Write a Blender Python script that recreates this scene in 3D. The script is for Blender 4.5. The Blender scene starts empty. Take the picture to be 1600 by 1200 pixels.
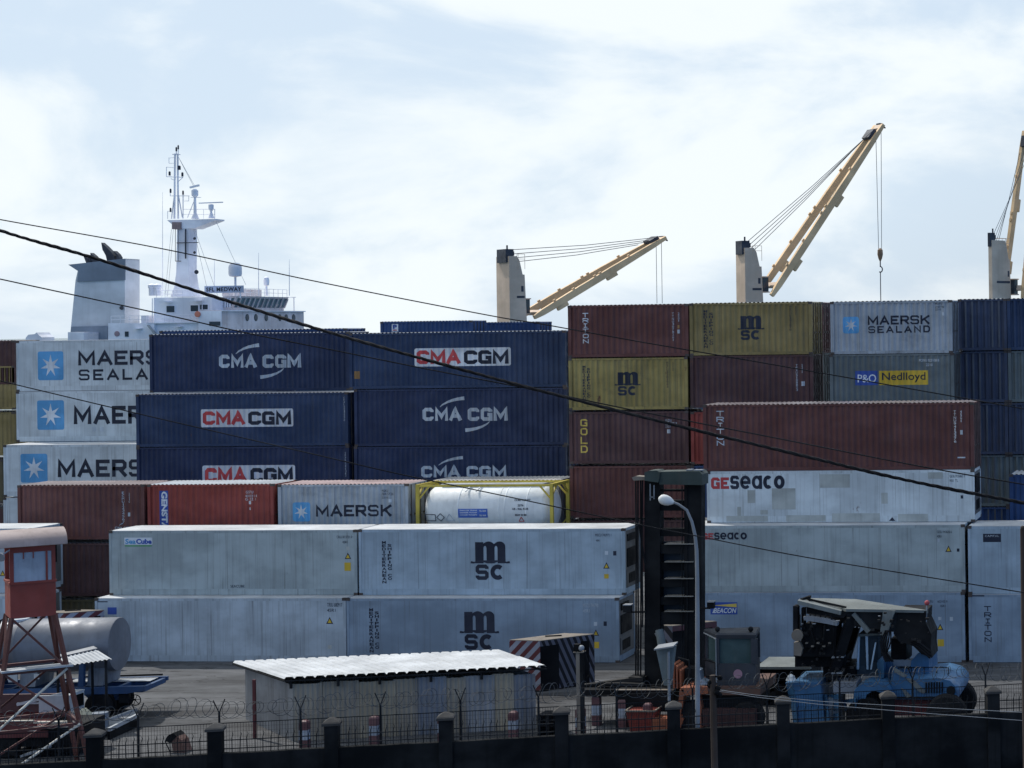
import bpy, bmesh, math, random
from mathutils import Vector, Matrix
R = math.radians
rnd = random.Random(7)
scene = bpy.context.scene
col = scene.collection

# ------------------------------------------------------------------ camera
F_PX, XPP, YPP, HCAM = 3000.0, 1622.0, 503.5, 15.2
TH, ROLL = R(5.3), 0.014
FWD = Vector((-math.sin(TH), math.cos(TH), 0))
R0 = Vector((math.cos(TH), math.sin(TH), 0)); U0 = Vector((0, 0, 1))
RGT = R0 * math.cos(ROLL) - U0 * math.sin(ROLL)
UPV = U0 * math.cos(ROLL) + R0 * math.sin(ROLL)
CAM = Vector((0, 0, HCAM))
cd = bpy.data.cameras.new('camera'); co = bpy.data.objects.new('camera', cd); col.objects.link(co)
M = Matrix((RGT, UPV, -FWD)).transposed().to_4x4(); M.translation = CAM
co.matrix_world = M
cd.sensor_width = 36; cd.lens = F_PX / 1600 * 36
cd.shift_x = (800 - XPP) / 1600; cd.shift_y = -(600 - YPP) / 1600
cd.clip_start = 0.5; cd.clip_end = 20000
scene.camera = co

def ray(px, py): return FWD + RGT * ((px - XPP) / F_PX) + UPV * ((YPP - py) / F_PX)
def PX(px, py, Y):
    d = ray(px, py); return CAM + d * (Y / d.y)
def GZ(px, py, z=0.0):
    d = ray(px, py); return CAM + d * ((z - HCAM) / d.z)
def PD(px, py, D): return CAM + ray(px, py) * D

# ------------------------------------------------------------------ light
EL = R(50); SD = Vector((-0.83, 0.55, 0)).normalized() * math.cos(EL) + Vector((0, 0, math.sin(EL)))
SUN_STRENGTH, SKY_STRENGTH = 3.6, 0.1
sl = bpy.data.lights.new('sun', 'SUN'); sl.energy = SUN_STRENGTH; sl.angle = R(0.5); sl.color = (1, .96, .9)
so = bpy.data.objects.new('sun', sl); col.objects.link(so)
so.rotation_euler = SD.to_track_quat('Z', 'Y').to_euler(); so.location = (0, 0, 80)
scene.view_settings.view_transform = 'Standard'; scene.view_settings.look = 'None'
scene.view_settings.gamma = 1; scene.view_settings.exposure = 0
w = bpy.data.worlds.new('World'); scene.world = w; w.use_nodes = True
nt = w.node_tree; nt.nodes.clear(); N = nt.nodes.new; L = nt.links.new
out = N('ShaderNodeOutputWorld'); bg = N('ShaderNodeBackground'); L(bg.outputs[0], out.inputs[0])
bg.inputs[1].default_value = SKY_STRENGTH
sky = N('ShaderNodeTexSky'); sky.sky_type = 'NISHITA'; sky.sun_disc = False
sky.sun_elevation = EL; sky.sun_rotation = math.atan2(SD.x, SD.y); sky.dust_density = .6; sky.ozone_density = 3.0
tc = N('ShaderNodeTexCoord')
mp = N('ShaderNodeMapping'); mp.inputs['Scale'].default_value = (6.2, 6.2, 12.5); mp.inputs['Location'].default_value = (3.3, 1.7, 0.4)
L(tc.outputs['Generated'], mp.inputs[0])
no = N('ShaderNodeTexNoise'); no.inputs['Scale'].default_value = 1.0; no.inputs['Detail'].default_value = 9; no.inputs['Roughness'].default_value = .55
no.inputs['Distortion'].default_value = .35
L(mp.outputs[0], no.inputs[0])
rp = N('ShaderNodeValToRGB'); rp.color_ramp.interpolation = 'EASE'
rp.color_ramp.elements[0].position = .375; rp.color_ramp.elements[0].color = (.12, .12, .12, 1)
rp.color_ramp.elements[1].position = .575; rp.color_ramp.elements[1].color = (1, 1, 1, 1)
L(no.outputs[0], rp.inputs[0])
dt = N('ShaderNodeVectorMath'); dt.operation = 'DOT_PRODUCT'; dt.inputs[1].default_value = SD
L(tc.outputs['Generated'], dt.inputs[0])
# forward-scattered light: clouds glow towards the sun and are duller away from it
mr = N('ShaderNodeMapRange'); mr.inputs['From Min'].default_value = -.2; mr.inputs['From Max'].default_value = .5
mr.inputs['To Min'].default_value = 1.8; mr.inputs['To Max'].default_value = 10.3
L(dt.outputs['Value'], mr.inputs['Value'])
cc = N('ShaderNodeVectorMath'); cc.operation = 'SCALE'; cc.inputs[0].default_value = (.90, .965, 1.0)
tn = N('ShaderNodeMix'); tn.data_type = 'RGBA'; tn.inputs[6].default_value = (.58, .83, 1.16, 1); tn.inputs[7].default_value = (.90, .965, 1.0, 1); L(tn.outputs[2], cc.inputs[0])   # clouds away from the sun are bluer
L(mr.outputs[0], cc.inputs['Scale'])
bs = N('ShaderNodeVectorMath'); bs.operation = 'SCALE'; bs.inputs[0].default_value = (.64, .77, .915)
L(mr.outputs[0], bs.inputs['Scale'])
hz = N('ShaderNodeMix'); hz.data_type = 'RGBA'; hz.inputs[0].default_value = .9     # thin veil of high cloud over the clear sky
L(sky.outputs[0], hz.inputs[6]); L(bs.outputs[0], hz.inputs[7])
mx = N('ShaderNodeMix'); mx.data_type = 'RGBA'
cv = N('ShaderNodeMapRange'); cv.interpolation_type = 'SMOOTHSTEP'      # the cloud bank lies on the sun's side, clearer blue behind the camera
for k_, v_ in zip(('From Min', 'From Max', 'To Min', 'To Max'), (-.28, .38, .03, 1.0)): cv.inputs[k_].default_value = v_
L(dt.outputs['Value'], cv.inputs['Value']); L(cv.outputs[0], tn.inputs[0])
ml = N('ShaderNodeMath'); ml.operation = 'MULTIPLY'; L(rp.outputs[0], ml.inputs[0]); L(cv.outputs[0], ml.inputs[1])
hm = N('ShaderNodeMath'); hm.operation = 'MULTIPLY'; hm.inputs[1].default_value = .9; L(cv.outputs[0], hm.inputs[0]); L(hm.outputs[0], hz.inputs[0])
L(ml.outputs[0], mx.inputs[0]); L(hz.outputs[2], mx.inputs[6]); L(cc.outputs[0], mx.inputs[7])
dk = N('ShaderNodeMix'); dk.data_type = 'RGBA'; dk.inputs[6].default_value = (.92, 1.32, 1.95, 1); dk.inputs[7].default_value = (1, 1, 1, 1); L(cv.outputs[0], dk.inputs[0])   # deeper blue sky opposite the sun
fm_ = N('ShaderNodeVectorMath'); fm_.operation = 'MULTIPLY'; L(mx.outputs[2], fm_.inputs[0]); L(dk.outputs[2], fm_.inputs[1]); L(fm_.outputs[0], bg.inputs[0])

# ------------------------------------------------------------------ materials
MATS = {}; PAINTED = {}
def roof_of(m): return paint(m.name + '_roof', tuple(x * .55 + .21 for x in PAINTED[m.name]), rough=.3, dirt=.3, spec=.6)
def paint(name, c, rough=.55, dirt=.35, rust=.0, metal=0.0, seams=False, streak=.22, dirtcol=(.07, .06, .05), bump=0.0, scale=1.0, spec=.3, cloud=.8, runs=0.0):
    if name in MATS: return MATS[name]
    m = bpy.data.materials.new(name); m.use_nodes = True; t = m.node_tree; n = t.nodes.new; l = t.links.new
    b = t.nodes['Principled BSDF']; b.inputs['Roughness'].default_value = rough; b.inputs['Metallic'].default_value = metal
    b.inputs['Specular IOR Level'].default_value = spec
    PAINTED[name] = c
    tcn = n('ShaderNodeTexCoord'); oi = n('ShaderNodeObjectInfo')
    off = n('ShaderNodeVectorMath'); off.operation = 'SCALE'; off.inputs[0].default_value = (37, 19, 53); l(oi.outputs['Random'], off.inputs['Scale'])
    ad = n('ShaderNodeVectorMath'); l(tcn.outputs['Object'], ad.inputs[0]); l(off.outputs[0], ad.inputs[1])
    base = None
    def ramp(src, lo, hi, a=0.0, bb=1.0):
        q = n('ShaderNodeMapRange'); q.interpolation_type = 'SMOOTHSTEP'
        for k, v in zip(('From Min', 'From Max', 'To Min', 'To Max'), (lo, hi, a, bb)): q.inputs[k].default_value = v
        l(src, q.inputs['Value']); return q.outputs[0]
    def noise(sc, det, rg=.55):
        q = n('ShaderNodeMapping'); q.inputs['Scale'].default_value = sc; l(ad.outputs[0], q.inputs[0])
        z = n('ShaderNodeTexNoise'); z.inputs['Scale'].default_value = scale; z.inputs['Detail'].default_value = det; z.inputs['Roughness'].default_value = rg
        l(q.outputs[0], z.inputs[0]); return z.outputs[0]
    def mix(fac, a, bcol):
        q = n('ShaderNodeMix'); q.data_type = 'RGBA'; l(fac, q.inputs[0])
        if isinstance(a, tuple): q.inputs[6].default_value = (*a, 1)
        else: l(a, q.inputs[6])
        q.inputs[7].default_value = (*bcol, 1); return q.outputs[2]
    # broad fading of the paint
    c2 = tuple(min(1, x * 1.16 + .012) for x in c)
    cur = mix(ramp(noise((.5, .5, .7), 4), .35, .7), tuple(x * .86 for x in c), c2)
    if dirt:
        cur = mix(ramp(noise((4.5, 4.5, streak), 5, .6), .47, .78, 0, dirt), cur, dirtcol)
        cur = mix(ramp(noise((1.1, 1.1, 1.6), 7, .65), .5, .8, 0, dirt * cloud), cur, dirtcol)
    if runs: cur = mix(ramp(noise((13, 13, .16), 3, .5), .60, .72, 0, runs), cur, dirtcol)
    if seams:
        sx = n('ShaderNodeSeparateXYZ'); l(tcn.outputs['Object'], sx.inputs[0])
        fr = n('ShaderNodeMath'); fr.operation = 'PINGPONG'; fr.inputs[1].default_value = .305; l(sx.outputs['X'], fr.inputs[0])
        cur = mix(ramp(fr.outputs[0], .0, .018, .22, 0), cur, dirtcol)
    if rust:
        cur = mix(ramp(noise((1.6, 1.6, .9), 9, .7), .68 - rust * .12, .74 - rust * .1), cur, (.105, .045, .025))
    l(cur, b.inputs['Base Color'])
    l(ramp(noise((2, 2, 2), 3), .3, .7, rough - .1, min(1, rough + .15)), b.inputs['Roughness'])
    if bump:
        bp = n('ShaderNodeBump'); bp.inputs['Strength'].default_value = bump; bp.inputs['Distance'].default_value = .06
        l(noise((1.6, 1.6, 1.6), 4), bp.inputs['Height']); l(bp.outputs[0], b.inputs['Normal'])
    MATS[name] = m; return m

WHITE = paint('reefer_white', (.56, .61, .63), dirt=.30, rust=.12, seams=True, cloud=.35, runs=.35)
PALEB = paint('reefer_pale_blue', (.33, .41, .48), dirt=.22, rust=.05, seams=True, cloud=.35, runs=.35)
GREYW = paint('reefer_grey_white', (.33, .38, .39), dirt=.25, rust=.08, seams=True, cloud=.35, runs=.35)
REEFEREND = paint('reefer_end_grey', (.12, .12, .12), dirt=.6, rust=.35)
NAVY = paint('navy_paint', (.018, .031, .080), dirt=.3, rust=.06, dirtcol=(.035, .035, .045), runs=.35, bump=.6)
NAVY2 = paint('navy_faded_paint', (.021, .042, .098), dirt=.3, rust=.08, dirtcol=(.04, .04, .05), runs=.35, bump=.6)
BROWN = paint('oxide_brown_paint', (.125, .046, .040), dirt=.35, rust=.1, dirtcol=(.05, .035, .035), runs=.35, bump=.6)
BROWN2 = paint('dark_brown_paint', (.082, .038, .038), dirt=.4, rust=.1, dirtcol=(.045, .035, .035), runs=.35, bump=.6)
REDC = paint('red_container_paint', (.24, .045, .035), dirt=.35, rust=.1, dirtcol=(.07, .035, .03), runs=.35, bump=.6)
YELC = paint('mustard_paint', (.235, .18, .07), dirt=.35, rust=.12, runs=.35, bump=.6)
GREYC = paint('grey_container_paint', (.33, .37, .41), dirt=.4, rust=.08, runs=.35, bump=.6)
DGREY = paint('dull_grey_green_paint', (.125, .15, .155), dirt=.4, rust=.1, runs=.35, bump=.6)
MGREY = paint('mid_grey_container_paint', (.20, .215, .24), dirt=.45, rust=.1, runs=.35, bump=.6)
BLUEC = paint('bright_blue_container_paint', (.025, .062, .17), dirt=.3, rust=.06, dirtcol=(.04, .04, .05), runs=.35, bump=.6)
OLIVE = paint('dark_olive_paint', (.10, .085, .045), dirt=.4)
DARKST = paint('dark_steel', (.012, .013, .015), dirt=.2, rough=.5, spec=.06)
CAST = paint('corner_casting_steel', (.07, .055, .05), dirt=.3, rust=.3)
BLKTXT = paint('navy_lettering', (.014, .019, .038), dirt=.12, runs=.1)
WHTTXT = paint('white_lettering', (.62, .66, .70), dirt=.3)
GRYTXT = paint('faded_grey_lettering', (.47, .52, .57), dirt=.4, runs=.35)
REDTXT = paint('red_lettering', (.50, .06, .065), dirt=.2)
YELTXT = paint('yellow_lettering', (.62, .46, .10), dirt=.2)
STARB = paint('light_blue_square', (.10, .33, .60), dirt=.2)
BLUSIGN = paint('blue_sign', (.03, .075, .32), dirt=.15)
YELSIGN = paint('yellow_sign', (.62, .42, .04), dirt=.2)
GRNSIGN = paint('green_sign', (.10, .33, .14), dirt=.15)
PATCH = paint('repair_patch', (.40, .42, .40), dirt=.3)
SHIPW = paint('ship_white', (.80, .80, .86), dirt=.10, rust=.0, streak=.1, scale=.4)
SHIPF = paint('ship_front_rusty_white', (.66, .60, .60), dirt=.35, streak=.12, dirtcol=(.30, .17, .13), scale=.5)
FUNW = paint('funnel_grey', (.56, .59, .63), dirt=.12, scale=.3)
FUNB = paint('funnel_blue_grey', (.20, .24, .30), dirt=.12, scale=.3)
PIPE = paint('exhaust_black', (.035, .04, .055), dirt=.1)
CRANE = paint('crane_beige', (.62, .47, .35), dirt=.12, streak=.1, scale=.4)
CRANEY = paint('crane_yellow', (.68, .46, .25), dirt=.1, streak=.1, scale=.4)
CABLE = paint('steel_cable', (.06, .07, .08), dirt=0)
WIRE = paint('black_wire', (.012, .012, .014), dirt=0, spec=.06)
HULL = paint('hull_blue', (.05, .10, .16), dirt=.3, scale=.3)
GLASS = paint('dark_window_glass', (.03, .045, .06), dirt=0, rough=.12)
GLASS2 = paint('cab_glass', (.05, .085, .09), dirt=.1, rough=.1)
TOWR = paint('tower_red', (.25, .047, .032), dirt=.3, rust=.05, dirtcol=(.12, .06, .05))
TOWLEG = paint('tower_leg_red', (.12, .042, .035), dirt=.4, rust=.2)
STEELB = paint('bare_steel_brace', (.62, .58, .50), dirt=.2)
PINKROOF = paint('weathered_pink_roof', (.34, .265, .245), dirt=.35)
TANKS = paint('tank_silver', (.17, .18, .205), rough=.5, metal=.2, dirt=.22)
TANKW = paint('tank_white', (.70, .72, .72), dirt=.15)
TRBLUE = paint('trailer_blue', (.03, .075, .17), dirt=.35)
RUBBER = paint('tyre_rubber', (.012, .012, .013), dirt=.1, rough=.8, spec=.06)
ROOFW = paint('bright_metal_roof', (.50, .515, .53), rough=.55, dirt=.3, dirtcol=(.3, .28, .26))
ROOFG = paint('grey_metal_roof', (.36, .38, .40), dirt=.3)
SHEDW = paint('shed_wall_sheet', (.30, .26, .20), dirt=.5, dirtcol=(.10, .10, .11))
SHEDW2 = paint('shed_end_sheet', (.30, .30, .30), dirt=.45)
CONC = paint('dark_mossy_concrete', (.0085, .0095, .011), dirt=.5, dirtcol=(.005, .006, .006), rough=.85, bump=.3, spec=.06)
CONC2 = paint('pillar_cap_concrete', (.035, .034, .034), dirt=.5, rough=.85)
FENCE = paint('fence_steel', (.012, .014, .017), dirt=.2, spec=.06)
RAZOR = paint('razor_wire_steel', (.07, .075, .08), dirt=.1, spec=.06)
BOLR = paint('bollard_red_brown', (.13, .06, .065), dirt=.4)
BOLW = paint('bollard_white', (.30, .34, .40), dirt=.35)
LAMPG = paint('lamp_galvanised', (.24, .255, .275), dirt=.2)
LAMPH = paint('lamp_head_white', (.66, .66, .64), dirt=.1)
STBLUE = paint('stacker_blue', (.037, .118, .235), dirt=.4, rough=.4, runs=.4, rust=.05, dirtcol=(.05, .06, .07))
BOOMG = paint('boom_grey', (.15, .165, .16), dirt=.4, runs=.3)
BLACKM = paint('greasy_black_machine', (.0085, .0088, .010), dirt=.1, dirtcol=(.02, .018, .016), rough=.55, spec=.06)
ORANGE = paint('orange_machine', (.27, .085, .04), dirt=.3)
CABGREY = paint('cab_grey', (.030, .035, .046), dirt=.25)
GREENM = paint('dark_green_beam', (.035, .05, .045), dirt=.3)
HAZR = paint('hazard_red', (.23, .05, .055), dirt=.3)
HAZW = paint('hazard_white', (.36, .38, .44), dirt=.35)
WOOD = paint('dark_wood_pole', (.05, .035, .028), dirt=.4, rough=.85)
RUSTY = paint('rusty_post', (.20, .17, .14), dirt=.5, rust=.25)
RUSTRED = paint('rusty_red_steel', (.11, .025, .027), dirt=.4, rust=.1)
SACK = paint('pale_yellow_sack', (.62, .58, .42), dirt=.2)
APPL = paint('appliance_white', (.55, .57, .57), dirt=.25)
BROWNBIN = paint('brown_bin', (.16, .085, .065), dirt=.4)

def ground_mat():
    m = bpy.data.materials.new('asphalt_yard'); m.use_nodes = True; t = m.node_tree; n = t.nodes.new; l = t.links.new
    b = t.nodes['Principled BSDF']; b.inputs['Roughness'].default_value = .85; b.inputs['Specular IOR Level'].default_value = .25
    g = n('ShaderNodeTexCoord')
    def nz(sc, scale, det):
        q = n('ShaderNodeMapping'); q.inputs['Scale'].default_value = sc; l(g.outputs['Object'], q.inputs[0])
        z = n('ShaderNodeTexNoise'); z.inputs['Scale'].default_value = scale; z.inputs['Detail'].default_value = det; z.inputs['Roughness'].default_value = .65
        l(q.outputs[0], z.inputs[0]); return z.outputs[0]
    r = n('ShaderNodeValToRGB'); e = r.color_ramp.elements
    e[0].position = .36; e[0].color = (.040, .041, .044, 1); e[1].position = .66; e[1].color = (.115, .118, .125, 1)
    l(nz((.35, 1.0, 1), .55, 10), r.inputs[0])
    r2 = n('ShaderNodeMapRange'); r2.inputs['From Min'].default_value = .55; r2.inputs['From Max'].default_value = .62; r2.inputs['To Max'].default_value = .85
    l(nz((.2, .7, 1), .5, 12), r2.inputs['Value'])
    mxn = n('ShaderNodeMix'); mxn.data_type = 'RGBA'; l(r2.outputs[0], mxn.inputs[0]); l(r.outputs[0], mxn.inputs[6]); mxn.inputs[7].default_value = (.018, .018, .02, 1)
    r3 = n('ShaderNodeMapRange'); r3.inputs['From Min'].default_value = .62; r3.inputs['From Max'].default_value = .7; r3.inputs['To Max'].default_value = .35
    l(nz((1, 1, 1), 2.2, 8), r3.inputs['Value'])
    mx2 = n('ShaderNodeMix'); mx2.data_type = 'RGBA'; l(r3.outputs[0], mx2.inputs[0]); l(mxn.outputs[2], mx2.inputs[6]); mx2.inputs[7].default_value = (.165, .168, .172, 1)
    q = n('ShaderNodeMapping'); q.inputs['Scale'].default_value = (.11, .42, 1); q.inputs['Rotation'].default_value = (0, 0, .12); l(g.outputs['Object'], q.inputs[0])
    wv = n('ShaderNodeTexVoronoi'); wv.feature = 'DISTANCE_TO_EDGE'; wv.inputs['Scale'].default_value = 1.0
    wd = n('ShaderNodeVectorMath'); wn_ = n('ShaderNodeTexNoise'); wn_.inputs['Scale'].default_value = 2.5; wn_.inputs['Detail'].default_value = 6; l(q.outputs[0], wn_.inputs[0]); l(q.outputs[0], wd.inputs[0]); l(wn_.outputs['Color'], wd.inputs[1]); l(wd.outputs[0], wv.inputs['Vector'])
    r4 = n('ShaderNodeMapRange'); r4.inputs['From Min'].default_value = .004; r4.inputs['From Max'].default_value = .016; r4.inputs['To Min'].default_value = .75; r4.inputs['To Max'].default_value = 0; l(wv.outputs['Distance'], r4.inputs['Value'])
    mx3 = n('ShaderNodeMix'); mx3.data_type = 'RGBA'; l(r4.outputs[0], mx3.inputs[0]); l(mx2.outputs[2], mx3.inputs[6]); mx3.inputs[7].default_value = (.016, .016, .017, 1)
    l(mx3.outputs[2], b.inputs['Base Color'])
    bp = n('ShaderNodeBump'); bp.inputs['Strength'].default_value = .4; bp.inputs['Distance'].default_value = .05; l(nz((1, 1, 1), 3, 8), bp.inputs['Height']); l(bp.outputs[0], b.inputs['Normal'])
    return m
def water_mat():
    m = paint('harbour_water', (.04, .09, .11), rough=.25, dirt=0); return m

# ------------------------------------------------------------------ mesh helpers
class MB:
    def __init__(s, xf=None): s.v = []; s.f = []; s.xf = xf; s.p = []
    def add(s, vs, fs):
        o = len(s.v); s.p.append((o, len(s.f)))
        for p in vs:
            p = Vector(p); s.v.append(s.xf @ p if s.xf else p)
        s.f += [tuple(i + o for i in f) for f in fs]; return s
    def box(s, x0, x1, y0, y1, z0, z1):
        return s.add([(x, y, z) for z in (z0, z1) for y in (y0, y1) for x in (x0, x1)],
                     [(0, 2, 3, 1), (4, 5, 7, 6), (0, 1, 5, 4), (2, 6, 7, 3), (0, 4, 6, 2), (1, 3, 7, 5)])
    def prism(s, poly, off):
        n = len(poly); off = Vector(off); a = [Vector(p) for p in poly]; b = [p + off for p in a]
        return s.add(a + b, [tuple(range(n)), tuple(range(2 * n - 1, n - 1, -1))] + [(i, i + n, (i + 1) % n + n, (i + 1) % n) for i in range(n)])
    def ext(s, pts, Y, d): return s.prism([PX(x, y, Y) for x, y in pts], (0, d, 0))
    def sext(s, pts, Y, d, k):
        xm = max(x for x, y in pts); A = [PX(x, y, Y + k * (xm - x) / 41) for x, y in pts]; return s.prism(A, (0, d, 0))
    def rect(s, x0, y0, x1, y1, Y, d): return s.ext([(x0, y0), (x1, y0), (x1, y1), (x0, y1)], Y, d)
    def loft(s, rings, caps=True):
        n = len(rings[0]); vs = [p for r in rings for p in r]; fs = []
        for k in range(len(rings) - 1):
            for i in range(n):
                fs.append((k * n + i, k * n + (i + 1) % n, (k + 1) * n + (i + 1) % n, (k + 1) * n + i))
        if caps: fs += [tuple(range(n - 1, -1, -1)), tuple(range((len(rings) - 1) * n, len(rings) * n))]
        return s.add(vs, fs)
    def path(s, pts, r, n=6):
        pts = [Vector(p) for p in pts]; rs = r if isinstance(r, (list, tuple)) else [r] * len(pts); rings = []
        prev = None
        for i, p in enumerate(pts):
            t = (pts[min(i + 1, len(pts) - 1)] - pts[max(i - 1, 0)]).normalized()
            if prev is None:
                u = t.cross(Vector((0, 0, 1)))
                if u.length < .05: u = t.cross(Vector((1, 0, 0)))
            else: u = prev - t * prev.dot(t)
            u.normalize(); prev = u; v = t.cross(u)
            rings.append([p + (u * math.cos(2 * math.pi * k / n) + v * math.sin(2 * math.pi * k / n)) * rs[i] for k in range(n)])
        return s.loft(rings)
    def tube(s, p, q, r, n=8, r2=None): return s.path([p, q], [r, r if r2 is None else r2], n)
    def bar(s, p, q, w, h=None, up=(0, 0, 1)):
        p, q = Vector(p), Vector(q); h = h or w; t = (q - p).normalized(); u = t.cross(Vector(up))
        if u.length < .05: u = t.cross(Vector((1, 0, 0)))
        u.normalize(); v = u.cross(t)
        rg = lambda c: [c + u * w / 2 + v * h / 2, c - u * w / 2 + v * h / 2, c - u * w / 2 - v * h / 2, c + u * w / 2 - v * h / 2]
        return s.loft([rg(p), rg(q)])
    def lathe(s, c, axis, prof, n=20):
        c = Vector(c); a = Vector(axis).normalized(); u = a.cross(Vector((0, 0, 1)))
        if u.length < .05: u = Vector((1, 0, 0))
        u.normalize(); v = a.cross(u)
        return s.loft([[c + a * d + (u * math.cos(2 * math.pi * k / n) + v * math.sin(2 * math.pi * k / n)) * max(r, 1e-3) for k in range(n)] for d, r in prof])
    def ball(s, c, r, n=12, sz=1.0):
        return s.lathe(Vector(c), (0, 0, 1), [(-r * sz * math.cos(math.pi * i / 8), r * math.sin(math.pi * i / 8)) for i in range(9)], n)
    def each(s, name, m, parent, smooth=False):
        """every added piece becomes a part of its own"""
        out = []; P = s.p + [(len(s.v), len(s.f))]
        for (v0, f0), (v1, f1) in zip(P, P[1:]):
            q = MB(); q.v = s.v[v0:v1]; q.f = [tuple(i - v0 for i in f) for f in s.f[f0:f1]]; out.append(q.build(name, m, parent, smooth))
        return out
    def build(s, name, m, parent=None, smooth=False, label=None, **tags):
        me = bpy.data.meshes.new(name); o = bpy.data.objects.new(name, me)
        if parent is not None: base = origin(parent)
        else:
            lo = [min(p[i] for p in s.v) for i in range(3)]; hi = [max(p[i] for p in s.v) for i in range(3)]
            base = Vector(((lo[0] + hi[0]) / 2, (lo[1] + hi[1]) / 2, lo[2]))
        me.from_pydata([p - base for p in s.v], [], s.f)
        bm = bmesh.new(); bm.from_mesh(me); bmesh.ops.recalc_face_normals(bm, faces=bm.faces); bm.to_mesh(me); bm.free()
        if smooth:
            for p in me.polygons: p.use_smooth = True
            try: me.set_sharp_from_angle(angle=R(40))
            except Exception: pass
        me.materials.append(m); col.objects.link(o)
        if parent is not None: o.parent = parent
        else: o.location = base
        if label: o['label'] = label
        for k, v in tags.items(): o[k] = v
        return o
def origin(o):
    p = Vector((0, 0, 0))
    while o is not None: p = p + o.location; o = o.parent
    return p
def thing(name, label, cat, loc, group=None):
    o = bpy.data.objects.new(name, None); o.empty_display_size = .3; col.objects.link(o); o.location = loc
    o['label'] = label; o['category'] = cat
    if group: o['group'] = group
    return o
def copy_tree(o, parent=None):
    c = o.copy(); col.objects.link(c)
    if parent is not None: c.parent = parent
    for ch in list(o.children): copy_tree(ch, c)
    return c
def frame_xf(p, ang): return Matrix.Translation(Vector(p)) @ Matrix.Rotation(ang, 4, 'Z')

_gl = {}
def glyphs(s, bold=0.0, spacing=1.0):
    k = (s, bold, spacing)
    if k in _gl: return _gl[k]
    cu = bpy.data.curves.new('lettering', 'FONT'); cu.body = s; cu.offset = bold; cu.resolution_u = 3; cu.space_character = spacing
    ob = bpy.data.objects.new('lettering', cu); me = bpy.data.meshes.new_from_object(ob)
    vs = [(v.co.x, v.co.y) for v in me.vertices]; fs = [tuple(p.vertices) for p in me.polygons]
    bpy.data.objects.remove(ob); bpy.data.meshes.remove(me); bpy.data.curves.remove(cu)
    x0 = min(v[0] for v in vs); x1 = max(v[0] for v in vs); y0 = min(v[1] for v in vs); y1 = max(v[1] for v in vs)
    vs = [((a - x0) / (x1 - x0), (b - y0) / (y1 - y0)) for a, b in vs]
    _gl[k] = (vs, fs); return _gl[k]

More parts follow.
